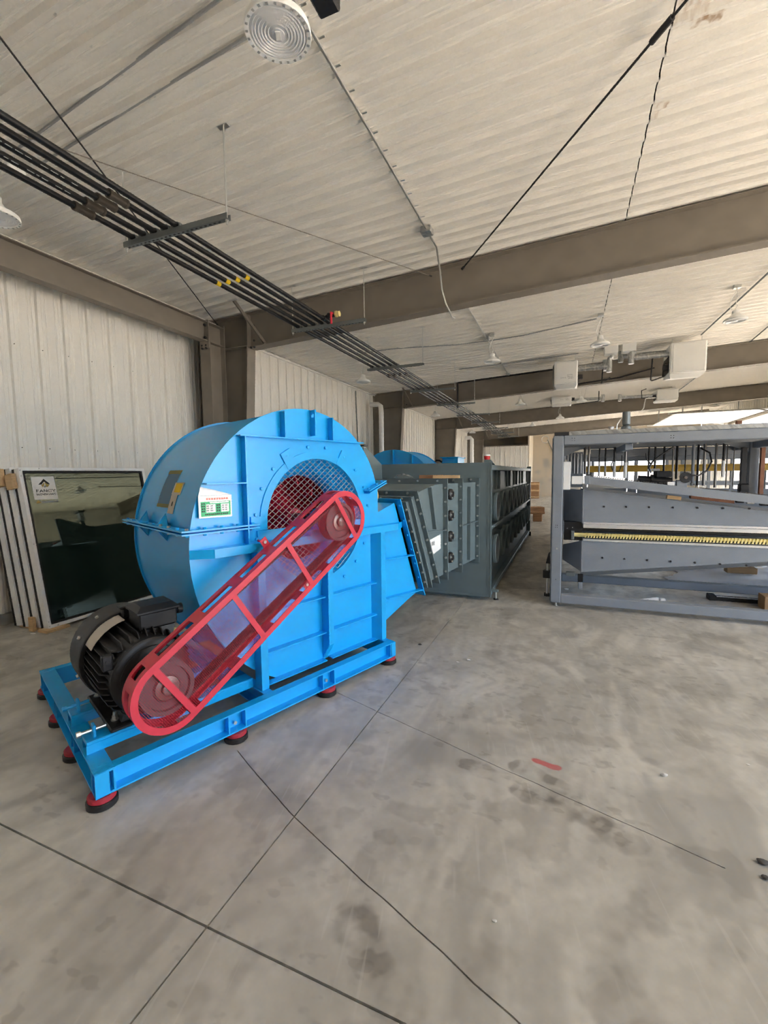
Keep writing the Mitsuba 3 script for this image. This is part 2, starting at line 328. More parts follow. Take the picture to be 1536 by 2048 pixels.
for a, b, h in DOORS:
    add('wall_right__jamb', bx(XR - .1, XR + .2, a - .12, a, 0, h + .12), 'm_steel'); add('wall_right__jamb', bx(XR - .1, XR + .2, b, b + .12, 0, h + .12), 'm_steel')
    add('wall_right__header', bx(XR - .1, XR + .2, a, b, h, h + .12), 'm_steel')
lab(add('wall_rear', bx(XW, XR, Y0 - .15, Y0, 0, 5), 'm_panel'), 'metal end wall behind the viewer', kind='structure')
lab(add('wall_far', xz(sbox(XW, 0, XR, 5).difference(sbox(.9, .02, 5.6, 2.45)), Y1, Y1 + .15), 'm_drywall'), 'cream patched drywall end wall at the far end', kind='structure')
lab(thing('wall_partition', 'dim corrugated partition wall at the far left end', None), None, kind='structure')
ph = mikit.ply(sheet(rib_profile(3, .3), 3.2), 'm_panel')
for k in range(4):
    M = np.eye(4); M[:3, :3] = [[0, 1, 0], [-1, 0, 0], [0, 0, 1]]; M[:3, 3] = (XW + .02 + k * .9, 28.3, 0); inst('wall_partition__sheet', ph, M)
add('wall_partition__return', bx(-2.18, -2.1, 28.3, Y1, 0, 4.4), 'm_drywall'); add('wall_partition__cap', bx(XW, -2.15, 28.28, 28.36, 3.2, 3.26), 'm_steel')
lab(add('ground', cat(bx(XW - .3, XR + .2, Y1 + .2, 90, -.3, -.02), bx(XR + .2, XR + 60, -60, 90, -.3, -.02), bx(-70, XW - .3, -60, 90, -.3, -.02)), 'm_ground'), 'concrete yard outside the doorways', kind='structure')

# ================================================================ steel frames
FY = [-1.2, 6.08, 13.36, 20.62, 27.95]
names = ['', 'nearest to the blue fan', 'second from the camera', 'third from the camera', 'fourth from the camera']
def colx(z): return -4.95 + .055 * (z - 0) if z < 3.7 else -4.75
for i, y in enumerate(FY):
    d = .52
    xa, xb = -4.72, XR - .5
    t = thing('roof_rafter', f'brown steel I-beam rafter across the ceiling, {names[i]}' if i else 'brown steel rafter above and behind the camera', 'beam', 'roof rafters')
    add(t + '__web', xz([(xa - .9, zc(xa - .9) + .0), (xb, zc(xb)), (xb, zc(xb) - d), (xa, zc(xa) - d)], y - .006, y + .006), 'm_steel')
    add(t + '__flange', xz([(xa - .9, zc(xa - .9)), (xb, zc(xb)), (xb, zc(xb) - .012), (xa - .9, zc(xa - .9) - .012)], y - .1, y + .1), 'm_steel')
    add(t + '__flange', xz([(xa, zc(xa) - d), (xb, zc(xb) - d), (xb, zc(xb) - d - .014), (xa, zc(xa) - d - .014)], y - .1, y + .1), 'm_steel')
    t = thing('frame_column', ('tapered brown steel frame column against the left wall, ' + ['', 'behind the blue fan', 'second along the wall', 'third along the wall', 'at the dark far corner'][i]) if i else 'brown steel column behind the camera at the left wall', 'column', 'frame columns')
    zt = zc(-4.9)
    add(t + '__web', xz([(XW + .03, 0), (-4.96, 0), (-4.75, 3.75), (-4.75, zt), (XW + .03, zc(XW))], y - .006, y + .006), 'm_steel')
    add(t + '__flange', xz([(-4.96, 0), (-4.945, 0), (-4.735, 3.75), (-4.735, zt), (-4.75, zt), (-4.75, 3.75)], y - .1, y + .1), 'm_steel')
    add(t + '__flange', bx(XW + .02, XW + .035, y - .1, y + .1, 0, zc(XW)), 'm_steel')
    add(t + '__stiffener', bx(XW + .04, -4.75, y - .09, y - .006, 3.66, 3.672), 'm_steel')
    if 0 < i < 3:
        for (xx, zz) in ((-4.6, 3.95), (-4.6, 3.72), (-4.66, 3.62), (-4.6, 3.62)):
            add(t + '__bolt', cyl((xx, y - .12, zz), (xx, y - .1, zz), .016, 6), 'm_black_matte')
    if i:
        b = thing('flange_brace', f'thin angle brace from the ceiling to the rafter {names[i]}', 'brace', 'flange braces')
        p1 = np.array((-4.45, y - .05, zc(-4.45) - .5)); p0 = np.array((-4.75 + .2, y - .62, zc(-4.5) - .03))
        add(b + '__angle', beam(p0, p1, .045, .006), 'm_steel'); add(b + '__angle_leg', beam(p0 + (.02, 0, 0), p1 + (.02, 0, 0), .006, .045), 'm_steel')
        add(b + '__clip', bev(p0[0] - .08, p0[0] + .08, p0[1] - .03, p0[1] + .01, p0[2], p0[2] + .02, .004), 'm_zinc')
# portal column and portal beam in the near bay
t = thing('portal_column', 'brown steel portal column standing just left of the main frame column', 'column')
xo, xi = -5.40, -5.20
add(t + '__web', bx(-5.296, -5.284, 5.67, 6.0, 0, 4.02), 'm_steel')
add(t + '__flange', bx(xo, xi, 5.655, 5.67, 0, 3.72), 'm_steel'); add(t + '__flange', bx(xo, xi, 5.985, 6.0, 0, 4.02), 'm_steel')
for z in (3.69, 3.98): add(t + '__stiffener', bx(xo, xi, 5.67, 5.985, z, z + .012), 'm_steel')
for z in (3.62, 3.66):
    for xx in (-5.34, -5.26): add(t + '__bolt', cyl((xx, 5.63, z - .02), (xx, 5.655, z - .02), .016, 6), 'm_black_matte')
t = thing('portal_beam', 'deep brown steel beam along the top of the left wall', 'beam')
add(t + '__web', bx(-5.296, -5.284, -1.1, 5.65, 3.70, 3.99), 'm_steel')
add(t + '__flange', bx(-5.36, -5.22, -1.1, 5.65, 3.70, 3.712), 'm_steel'); add(t + '__flange', bx(-5.36, -5.22, -1.1, 5.65, 3.99, 4.002), 'm_steel')
add(t + '__end_plate', bx(-5.38, -5.2, 5.635, 5.65, 3.6, 4.02), 'm_steel')
for z in (3.75, 3.94): add(t + '__bolt', cyl((-5.25, 5.6, z), (-5.25, 5.635, z), .018, 6), 'm_black_matte')
lab(add('trim_1', bx(-5.38, -5.35, -1.1, 5.98, 4.035, 4.07), 'm_trim'), 'white trim strip above the portal beam', kind='structure')
# rod bracing
def rod(p0, p1, r, label, m='m_black_matte'):
    t = thing('brace_rod', label, 'rod', 'ceiling brace rods')
    p0, p1 = np.array(p0), np.array(p1)
    add(t + '__bar', cyl(p0, p1, r, 8), m, smooth=40)
    for q, s in ((p0, 1), (p1, -1)): add(t + '__end', cyl(q, q + s * (p1 - p0) / np.linalg.norm(p1 - p0) * .05, r * 1.9, 6), 'm_black_matte')
    return t
rod((-1.32, 6.05, zc(-1.32) - .075), (3.8, -1.18, zc(3.8) - .075), .0085, 'black brace rod slanting across the right part of the ceiling to the near rafter')
_p0, _p1 = np.array((-1.32, 6.05, zc(-1.32) - .075)), np.array((3.8, -1.18, zc(3.8) - .075)); _q = _p0 + (_p1 - _p0) * .345
add('brace_rod__turnbuckle', cyl(_q, _q + (_p1 - _p0) * .018, .02, 8), 'm_black_matte', smooth=40)
rod((-5.38, 6.05, zc(-5.38) - .05), (-1.56, -1.18, zc(-1.56) - .05), .0065, 'black brace rod passing above the pipes to the portal corner')
rod((-1.73, 6.05, zc(-1.73) - .075), (-5.7, -1.18, zc(-5.6) - .075), .0045, 'thin brown brace rod crossing behind the pipe hanger', 'm_steel')

# ================================================================ pipes on trapeze hangers
PX = [-3.496, -3.371, -3.246, -3.121, -3.008]
PZ, PR = 3.654, .0225
for i, x in enumerate(PX):
    t = thing('black_pipe', f'long black overhead pipe, {["leftmost of the five", "second from the left of the five", "middle one of the five", "second from the right of the five", "rightmost of the five, with the brass valve"][i]} on the hangers', 'pipe', 'overhead black pipes')
    add(t + '__barrel', cyl((x, -2.5, PZ), (x, 27, PZ), PR, 20), 'm_pipe', smooth=40)
    if i < 4:
        add(t + '__coupling', cat(cyl((x, 2.45, PZ), (x, 2.58, PZ), PR + .009, 20), cyl((x, 2.44, PZ), (x, 2.46, PZ), PR + .012, 20), cyl((x, 2.57, PZ), (x, 2.59, PZ), PR + .012, 20)), 'm_coupling', smooth=40)
        add(t + '__yellow_band', cyl((x, 3.93, PZ), (x, 3.99, PZ), PR + .0015, 20), 'm_yellow', smooth=40)
        add(t + '__coupling', cyl((x, 8.9, PZ), (x, 9.02, PZ), PR + .012, 16), 'm_coupling', smooth=40)
    # faded maker's print along the pipe's flank
    rs = np.random.RandomState(20 + i); pm = []; y = .2
    while y < 2.3:
        L = rs.uniform(.02, .05); a0 = -.5 if i != 1 else -.7
        aa = np.linspace(a0 - .10, a0 + .13, 4)
        st = [np.c_[x + (PR + .0008) * np.cos(a) * 1.0 + 0 * aa[:1], [yy], PZ + (PR + .0008) * np.sin(a)][0] for a in aa for yy in (y, y + L)]
        v = np.array(st); f = []
        for k in range(3): f += [[2 * k, 2 * k + 1, 2 * k + 3], [2 * k, 2 * k + 3, 2 * k + 2]]
        pm.append(trimesh.Trimesh(v, f, process=False)); y += L + rs.choice([.012, .015, .05])
    if i in (1, 2): lab(add(t + '__print', cat(pm), 'm_ink_grey'), 'faded pale print along the pipe', kind='stuff')
# valve at the rightmost pipe
v = 'black_pipe_004'
add(v + '__tee', cat(cyl((PX[4], 5.34, PZ), (PX[4], 5.5, PZ), PR + .012, 16), cyl((PX[4], 5.42, PZ + .02), (PX[4] + .07, 5.42, PZ + .05), .03, 14)), 'm_pipe', smooth=40)
add(v + '__valve', cat(cyl((-2.95, 5.42, PZ + .045), (-2.86, 5.42, PZ + .05), .03, 14), cyl((-2.97, 5.42, PZ + .045), (-2.955, 5.42, PZ + .045), .038, 8)), 'm_black_matte', smooth=40)
add(v + '__brass_end', cat(cyl((-2.86, 5.42, PZ + .05), (-2.835, 5.42, PZ + .05), .04, 12), cyl((-2.83, 5.42, PZ + .05), (-2.80, 5.42, PZ + .05), .036, 8)), 'm_brass', smooth=40)
add(v + '__lever', cat(bev(-2.90, -2.875, 5.34, 5.36, PZ - .09, PZ + .06), bx(-2.9, -2.875, 5.34, 5.42, PZ + .045, PZ + .06)), 'm_red')
labels[v + '__lever'] = {'label': 'red valve lever'}; labels[v + '__brass_end'] = {'label': 'brass end fitting'}
HY = [2.95, 5.52, 8.1, 10.66, 13.1, 15.7, 18.3, 20.9, 23.4, 25.9, .4]
ordn = ['nearest, just past the couplings', 'second, beside the brass valve', 'third along the pipes', 'fourth along the pipes', 'fifth along the pipes', 'sixth along the pipes', 'seventh along the pipes', 'eighth along the pipes', 'ninth along the pipes', 'tenth along the pipes', 'above the camera']
slots = []
for i, y in enumerate(HY):
    t = thing('pipe_hanger', f'galvanised trapeze hanger carrying the black pipes, {ordn[i]}', 'hanger', 'pipe hangers')
    ch = xz([(-3.6, 3.586), (-2.47, 3.586), (-2.47, 3.627), (-3.6, 3.627)], y - .021, y + .021)
    add(t + '__channel', cat(bx(-3.6, -2.47, y - .021, y - .018, 3.586, 3.63), bx(-3.6, -2.47, y + .018, y + .021, 3.586, 3.63), bx(-3.6, -2.47, y - .021, y + .021, 3.586, 3.589)), 'm_strut')
    if i < 3: lab(add(t + '__slot', cat([bx(-3.56 + .047 * k, -3.54 + .047 * k, y - .006, y + .006, 3.5845, 3.5862) for k in range(22)]), 'm_black_matte'), None, kind='stuff')
    for x in (-2.49, -3.585):
        zt = zc(x) + .02
        add(t + '__rod', cyl((x, y, 3.55), (x, y, zt), .0065, 8), 'm_zinc', smooth=40)
        add(t + '__rod_nut', cyl((x, y, 3.572), (x, y, 3.586), .014, 6), 'm_zinc')
        add(t + '__ceiling_plate', bev(x - .05, x + .05, y - .025, y + .025, zt - .03, zt - .022, .003), 'm_zinc')
    if i < 5 or i == 10:
        for x in PX:
            add(t + '__pipe_clamp', cat(tube([(x + (PR + .004) * math.cos(a), y, PZ + (PR + .004) * math.sin(a)) for a in np.linspace(-.9, math.pi + .9, 12)], .0045, 5), bx(x - .05, x - .04, y - .015, y + .015, 3.63, 3.69), bx(x + .04, x + .05, y - .015, y + .015, 3.63, 3.66)), 'm_strut')

# ================================================================ blue blower on its skid
UU, VV, FO = np.array([.3293, .9442, 0]), np.array([-.9442, .3293, 0]), np.array([-2.052, 1.364, 0])
SH = .07
FM = np.eye(4); FM[:3, 0] = UU; FM[:3, 1] = VV + SH * UU; FM[:3, 2] = (0, 0, 1); FM[:3, 3] = FO - UU * SH * .19
B = thing('centrifugal_blower', 'big sky-blue centrifugal blower with a red belt guard and black motor on a blue skid', 'blower')
def fa(part, mesh, m, smooth=False): return add(f'{B}__{part}', mesh, m, smooth, FM)
def fbolt(part, shp, p, axis): return inst(f'{B}__{part}', shp, FM @ axis_frame(p, axis))
CU, CZ, VF, VB = 1.569, 1.269, .19, 1.22
def rad(th): return .011 * th * th + .064 * th + .667
def sp(th, off=0.0): r = rad(th) + off; return (CU + r * math.cos(th), CZ + r * math.sin(th))
TH0, TH1 = math.radians(20.5), math.radians(250)
TH = np.linspace(TH0, TH1, 90)
side = [sp(t) for t in TH] + [(1.3, .187), (2.236, .187), (2.236, .27), (2.62, .415), (2.775, .468), (2.455, 1.345), (2.234, 1.276), (2.234, 1.47)]
hole = Point(CU, CZ).buffer(.452, 48)
plate = Polygon(side).difference(hole)
H_ = 'housing'
fa(H_ + '__front_plate', xz(plate, VF, VF + .008), 'm_blue')
fa(H_ + '__back_plate', xz(Polygon(side), VB, VB + .008), 'm_blue')
# scroll wrapper between the plates
def strip(th_a, th_b, off, v0, v1, n=80, thick=.006):
    t = np.linspace(th_a, th_b, n); P = []
    for o in (off, off - thick):
        P.append(np.array([[*sp(x, o)] for x in t]))
    v = []
    for a in P:
        for vv in (v0, v1): v.append(np.c_[a[:, 0], np.full(n, vv), a[:, 1]])
    v = np.vstack(v); f = []
    i = np.arange(n - 1)
    def q(a, b): f.extend(np.c_[a * n + i, a * n + i + 1, b * n + i + 1].tolist()); f.extend(np.c_[a * n + i, b * n + i + 1, b * n + i].tolist())
    q(0, 1); q(3, 2); q(2, 0); q(1, 3)
    return trimesh.Trimesh(v, np.array(f), process=False)
fa(H_ + '__wrapper', strip(TH0, TH1, -.014, VF + .008, VB), 'm_blue', smooth=30)
def wallseg(pts, v0, v1, th=.006):
    return xz(LineString(pts).buffer(th / 2, cap_style=2), v0, v1)
fa(H_ + '__outlet_floor', wallseg([(1.3, .2), (2.22, .2), (2.23, .28), (2.61, .425), (2.765, .475)], VF + .008, VB), 'm_blue')
fa(H_ + '__outlet_roof', wallseg([(2.45, 1.338), (2.24, 1.27), (2.225, 1.30), (2.225, 1.46)], VF + .008, VB), 'm_blue')
fa(H_ + '__throat_drum', cyl((2.40, .42, 1.40), (2.40, .95, 1.40), .085, 28), 'm_tan', smooth=40)
labels[B + '__housing__throat_drum'] = {'label': 'tan wrapped roll showing in the notch of the casing'}
fa(H_ + '__throat_band', cyl((2.40, .60, 1.40), (2.40, .62, 1.40), .0865, 28), 'm_wood_brown', smooth=40)
# outlet flange: thin inclined frame
fl0, fl1 = np.array((2.478, 1.375)), np.array((2.845, .425)); fd = (fl1 - fl0) / np.linalg.norm(fl1 - fl0); fn = np.array([-fd[1], fd[0]]) * 1.0
if fn[0] < 0: fn = -fn
FLM = np.eye(4); FLM[:3, 0] = (fd[0], 0, fd[1]); FLM[:3, 1] = (0, 1, 0); FLM[:3, 2] = (fn[0], 0, fn[1]); FLM[:3, 3] = (fl0[0], 0, fl0[1])
L_ = np.linalg.norm(fl1 - fl0)
ring = sbox(0, VF - .052, L_, VB + .02).difference(sbox(.05, VF + .012, L_ - .05, VB - .012))
fa(H_ + '__outlet_flange', xf(ext(ring, .01), FLM), 'm_blue')
bolt_b = mikit.ply(cat(hexm(.011, .011)), 'm_blue')
bolt_z = mikit.ply(hexm(.011, .012), 'm_zinc')
for k in range(7):
    q = fl0 + fd * (.06 + k * (L_ - .12) / 6) - fn * .001
    fbolt(H_ + '__outlet_flange__hole_bolt' if False else 'housing__bolt', bolt_b, (q[0], VF - .03, q[1]), (-fn[0], 0, -fn[1]))
# inlet ring in three arcs with ears, and bolts round it
def arc(a0, a1, r0, r1, n=24):
    t = np.radians(np.linspace(a0, a1, n)); return Polygon([(CU + r1 * math.cos(x), CZ + r1 * math.sin(x)) for x in t] + [(CU + r0 * math.cos(x), CZ + r0 * math.sin(x)) for x in t[::-1]])
for a0, a1 in ((62, 118), (122, 176), (4, 58), (184, 356)):
    fa(H_ + '__inlet_ring', xz(arc(a0, a1, .45, .505, 40), VF - .008, VF), 'm_blue')
for a in (60, 120, 178):
    t = math.radians(a); M = np.eye(4)
    pl = Polygon([(-.045, .45), (.045, .45), (.045, .575), (-.045, .575)])
    ca, sa = math.sin(t), -math.cos(t)
    pl = Polygon([(CU + x * ca + y * math.cos(t), CZ + x * sa + y * math.sin(t)) for x, y in pl.exterior.coords])
    fa(H_ + '__inlet_ear', xz(pl, VF - .011, VF), 'm_blue')
for a in (120, 99, 81, 60, 43, 25, 8, 136, 153, 172, 189, 334, 316, 298, 244, 218):
    t = math.radians(a); fbolt('housing__bolt', bolt_b, (CU + .54 * math.cos(t), VF - .001, CZ + .54 * math.sin(t)), (0, -1, 0))
fa(H_ + '__shaft_bridge', xz(sbox(CU - .53, 1.165, CU + .53, 1.237).intersection(Point(CU, CZ).buffer(.53, 48)), VF - .012, VF - .002), 'm_blue')
# expanded-metal inlet screen: two families of slanting wires
wires = []
for s in (1, -1):
    a = math.radians(37); dv = np.array([math.cos(a), s * math.sin(a)]); nv = np.array([-dv[1], dv[0]])
    for k in np.arange(-.44, .441, .034):
        hl = math.sqrt(max(.452 ** 2 - k * k, 0))
        p = np.array([CU, CZ]) + nv * k
        p0, p1 = p - dv * hl, p + dv * hl
        vv = VF + .012 + (.002 if s > 0 else 0)
        wires.append(cyl((p0[0], vv, p0[1]), (p1[0], vv, p1[1]), .0021, 5))
lab(fa(H_ + '__inlet_screen', cat(wires), 'm_zinc'), 'diamond mesh of thin bright wires', kind='stuff')
IM = axis_frame((CU, 0, CZ), (0, 1, 0))
fa(H_ + '__inlet_cone', lathe([(.452, VF + .002), (.425, .26), (.37, .33), (.335, .40), (.33, .46)], 56, IM), 'm_blue', smooth=40)
# impeller inside
fa('impeller__back_disc', cat(cyl((CU, .93, CZ), (CU, .945, CZ), .62, 48)), 'm_red', smooth=40)
fa('impeller__shroud', lathe([(.335, .47), (.36, .50), (.63, .60), (.63, .606), (.36, .51), (.335, .48)], 48, IM), 'm_red', smooth=40)
bl = []
for k in range(10):
    t0 = 2 * math.pi * k / 10; pts = []
    for j in range(8):
        r = .26 + j * .36 / 7; t = t0 - .9 * j / 7; pts.append((r * math.cos(t), r * math.sin(t)))
    m = plan(LineString(pts).buffer(.004, cap_style=2), .55, .93)
    fa('impeller__blade', xf(m, IM), 'm_red')
fa('impeller__hub', lathe([(.0, .50), (.07, .50), (.075, .62), (.19, .90), (.25, .925)], 32, IM), 'm_red', smooth=40)
fa('impeller__shaft', cyl((CU, -.09, CZ), (CU, .6, CZ), .036, 20), 'm_rod', smooth=40)
fa('impeller__bearing_block', cat(cyl((CU, .1, CZ), (CU, .2, CZ), .085, 24), bx(CU - .14, CU + .14, .1, .2, 1.168, 1.21)), 'm_blue', smooth=40)
# posts, beam, ribs
def post(part, plan_pts, z0, z1): fa(H_ + '__' + part, plan(Polygon(plan_pts), z0, z1), 'm_blue')
post('post', [(.992, .105), (1.046, .105), (1.046, .115), (1.003, .115), (1.003, .19), (.992, .19)], .187, 1.113)
post('post', [(2.181, .105), (2.235, .105), (2.235, .115), (2.192, .115), (2.150, .19), (2.136, .19)], .187, 1.113)
fa(H_ + '__post', cat(xz([(1.584, .32), (1.634, .32), (1.634, 1.113), (1.584, 1.113)], .105, .114)), 'm_blue')
fa(H_ + '__post_web', yz([(.105, .32), (.19, .195), (.19, 1.113), (.105, 1.113)], 1.584, 1.595), 'm_blue')
fa(H_ + '__post_toe', cat(trimesh.Trimesh(np.array([(1.584, .105, .322), (1.634, .105, .322), (1.634, .19, .195), (1.584, .19, .195), (1.584, .112, .324), (1.634, .112, .324), (1.634, .192, .20), (1.584, .192, .20)], float), np.array([[0, 1, 2], [0, 2, 3], [4, 6, 5], [4, 7, 6], [0, 4, 5], [0, 5, 1], [1, 5, 6], [1, 6, 2], [3, 2, 6], [3, 6, 7], [0, 3, 7], [0, 7, 4]]))), 'm_blue')
fa(H_ + '__cross_beam', plan(Polygon([(.583, .19), (.704, .105), (2.41, .105), (2.565, .19), (2.54, .19), (2.40, .115), (.712, .115), (.612, .19)]), 1.113, 1.165), 'm_blue')
fa(H_ + '__cross_beam_top', plan(Polygon([(.583, .19), (.704, .105), (2.41, .105), (2.565, .19)]), 1.158, 1.167), 'm_blue')
def ribp(u0, u1, z0, z1=None, v=.132):
    z1 = z0 if z1 is None else z1
    fa(H_ + '__rib', trimesh.convex.convex_hull(np.array([(u0, v, z0), (u0, VF, z0), (u1, VF, z1), (u1, v, z1), (u0, v, z0 - .008), (u0, VF, z0 - .008), (u1, VF, z1 - .008), (u1, v, z1 - .008)])), 'm_blue')
for u0, u1 in ((1.046, 1.584), (1.634, 2.15)):
    for z in (.69, .415, .197): ribp(u0, u1, z)
ribp(2.2, 2.672, .868, .851); ribp(2.2, 2.81, .519, .495)
ribp(.916, 2.017, 1.857, 1.856); ribp(.685, .951, 1.56)
def vrib(part, u, z0, z1, v=.132): fa(H_ + '__' + part, bx(u - .004, u + .004, v, VF, z0, z1), 'm_blue')
vrib('rib', .951, 1.167, 1.85); vrib('rib', 1.258, 1.857, 2.035); vrib('rib', 1.69, 1.857, 2.025)
fa(H_ + '__lifting_lug', xf(ext(sbox(-.03, 0, .03, .185).difference(Point(0, .145).buffer(.016)), .012), frame((1.527, .16, 1.882), (0, -1, 0), (0, 0, 1))), 'm_blue')
fa(H_ + '__hook_sticker', xf(ext(Point(0, 0).buffer(.026), .0012), frame((1.5205, .16, 1.965), (0, -1, 0), (0, 0, 1))), 'm_yellow')
fa(H_ + '__hook_sign', xf(ext(LineString([(0, .014), (0, .004), (.009, -.004), (.005, -.014), (-.006, -.013), (-.010, -.006)]).buffer(.0042), .001), frame((1.5195, .16, 1.965), (0, -1, 0), (0, 0, 1))), 'm_ink')
# split flange: front, along the wrapper, and the radial one at the right
for z in (1.262, 1.281):
    fa(H_ + '__split_flange', plan(Polygon([(.522, .128), (1.03, .128), (1.03, .19), (.588, .19), (.588, 1.28), (.522, 1.28)]), z, z + .009), 'm_blue')
rr = lambda r, o: (CU + r * math.cos(TH0) - o * math.sin(TH0), CZ + r * math.sin(TH0) + o * math.cos(TH0))
for o in (-.012, .006):
    fa(H_ + '__split_flange', xz([rr(.53, o), rr(.76, o), rr(.76, o + .009), rr(.53, o + .009)], .118, VF), 'm_blue')
    fa(H_ + '__split_flange', xz([rr(.672, o), rr(.76, o), rr(.76, o + .009), rr(.672, o + .009)], VF, VB + .06), 'm_blue')
for k in range(5):
    u = .56 + k * .108
    fbolt('housing__bolt', bolt_z if k == 0 else bolt_b, (u, .152, 1.290), (0, 0, 1)); fbolt('housing__bolt', bolt_b, (u, .152, 1.262), (0, 0, -1))
for k in range(8):
    v_ = .26 + k * .138
    fbolt('housing__bolt', bolt_z if k in (1, 2) else bolt_b, (.547, v_, 1.290), (0, 0, 1)); fbolt('housing__bolt', bolt_z if k == 1 else bolt_b, (.547, v_, 1.262), (0, 0, -1))
for r_ in (.56, .66, .73):
    q = rr(r_, .015); fbolt('housing__bolt', bolt_b, (q[0], .15, q[1]), (-math.sin(TH0), 0, math.cos(TH0))); q = rr(r_, -.012); fbolt('housing__bolt', bolt_b, (q[0], .15, q[1]), (math.sin(TH0), 0, -math.cos(TH0)))
for v_ in (.58, .95):
    for s in (1, -1):
        z0 = 1.290 if s > 0 else 1.262
        fa(H_ + '__gusset', xz([(.592, z0), (.535, z0), (.597, z0 + s * .08)], v_ - .004, v_ + .004), 'm_blue')
        for e in (-1, 1):
            fa(H_ + '__gusset_cheek', trimesh.convex.convex_hull(np.array([(.590, v_ + e * .045, z0), (.545, v_, z0), (.597, v_, z0 + s * .075), (.599, v_ + e * .038, z0), (.60, v_, z0 + s * .07)])), 'm_blue')
# nameplate with folded sheet of paper behind it
def quad(p, q, r, s, th, d): # thin slab over four (u,z) corners at v..v+th
    return xz([p, q, r, s], d, d + th)
fa(H_ + '__nameplate', quad((.643, 1.353), (.855, 1.350), (.857, 1.485), (.643, 1.485), .005, .165), 'm_paper')
lab(B + '__housing__nameplate', 'white nameplate printed with a green table')
nm = lambda u0, u1, z0, z1, m, part, d=.1642: fa(H_ + '__' + part, xz([(u0, z0), (u1, z0), (u1, z1), (u0, z1)], d, d + .0006), m)
nm(.656, .846, 1.362, 1.449, 'm_green_print', 'nameplate_table')
for c0, c1 in ((.688, .748), (.784, .836)):
    nm(c0, c1, 1.384, 1.4335, 'm_paper', 'nameplate_cell', .1636)
nm(.713, .836, 1.4385, 1.4470, 'm_paper', 'nameplate_cell', .1636)
rs = np.random.RandomState(9)
def dashes(u0, u1, z0, z1, rows, cols, m, part, fill=.6):
    ms = []
    for r in range(rows):
        zz = z0 + (r + .5) * (z1 - z0) / rows
        for c in range(cols):
            w = (u1 - u0) / cols; a = u0 + c * w; h = (z1 - z0) / rows * .28
            ms.append(xz([(a, zz - h), (a + w * rs.uniform(.5, .85), zz - h), (a + w * .7, zz + h), (a, zz + h)], .163, .1634))
    lab(fa(H_ + '__' + part, cat(ms), m), None, kind='stuff')
dashes(.69, .74, 1.389, 1.43, 3, 2, 'm_ink_grey', 'nameplate_print'); dashes(.79, .83, 1.389, 1.43, 3, 2, 'm_ink_grey', 'nameplate_print')
dashes(.66, .685, 1.385, 1.445, 4, 2, 'm_ink', 'nameplate_print'); dashes(.755, .78, 1.385, 1.435, 3, 2, 'm_ink', 'nameplate_print'); dashes(.68, .83, 1.366, 1.38, 1, 12, 'm_ink', 'nameplate_print')
dashes(.69, .835, 1.455, 1.475, 1, 9, 'm_red_print', 'nameplate_heading')
fa(H_ + '__folded_paper', trimesh.convex.convex_hull(np.array([(.643, .165, 1.486), (.857, .165, 1.486), (.667, .185, 1.538), (.75, .183, 1.519), (.66, .187, 1.486), (.85, .187, 1.486)])), 'm_paper')
# tape patch and tag stuck on the wrapper
def patch(th_a, th_b, va0, vb0, va1, vb1, off, n=10):
    t = np.linspace(th_a, th_b, n); o = []
    for x in (off, off + .0012):
        for j in (0, 1):
            a = np.linspace((va0, va1)[j], (vb0, vb1)[j], n); o.append(np.array([[sp(tt, x)[0], a[i], sp(tt, x)[1]] for i, tt in enumerate(t)]))
    v = np.vstack(o); f = []; i = np.arange(n - 1)
    for a, b in ((0, 1), (3, 2), (2, 0), (1, 3)): f += np.c_[a * n + i, a * n + i + 1, b * n + i + 1].tolist() + np.c_[a * n + i, b * n + i + 1, b * n + i].tolist()
    return trimesh.Trimesh(v, np.array(f), process=False)
rd = math.radians
fa(H_ + '__blue_tape', patch(rd(157.5), rd(171), .630, .620, .845, .842, -.0135), 'm_blue_tape')
fa(H_ + '__olive_tape', patch(rd(155.7), rd(157.5), .628, .628, .862, .855, -.0132), 'm_olive_tape'); fa(H_ + '__olive_tape', patch(rd(170.8), rd(172.3), .610, .612, .852, .850, -.0132), 'm_olive_tape')
fa(H_ + '__hanging_tag', patch(rd(161.5), rd(166.8), .483, .483, .634, .630, -.0118), 'm_tag'); fa(H_ + '__hanging_tag', patch(rd(166.8), rd(174.4), .522, .522, .622, .622, -.0116), 'm_tag')
fa(H_ + '__yellow_label', patch(rd(162.0), rd(165.8), .501, .495, .605, .601, -.0100), 'm_yellow')
fa(H_ + '__tag_print', patch(rd(169.6), rd(171.4), .560, .560, .578, .578, -.0100), 'm_ink')

# ---- belt guard
G = 'belt_guard'
g0, g1, GR = np.array((.345, .488)), np.array((1.585, 1.288)), .199
gd = (g1 - g0) / np.linalg.norm(g1 - g0); GL = np.linalg.norm(g1 - g0); gn = np.array([-gd[1], gd[0]])
stad = LineString([g0, g1]).buffer(GR, 48)
GV0, GV1 = -.10, .03
rimf = stad.difference(LineString([g0, g1]).buffer(GR - .036, 48))
fa(G + '__front_frame', xz(rimf, GV0 - .004, GV0), 'm_red')
fa(G + '__back_frame', xz(stad.difference(LineString([g0, g1]).buffer(GR - .03, 48)), GV1, GV1 + .004), 'm_red')
shell = stad.difference(LineString([g0, g1]).buffer(GR - .004, 48))
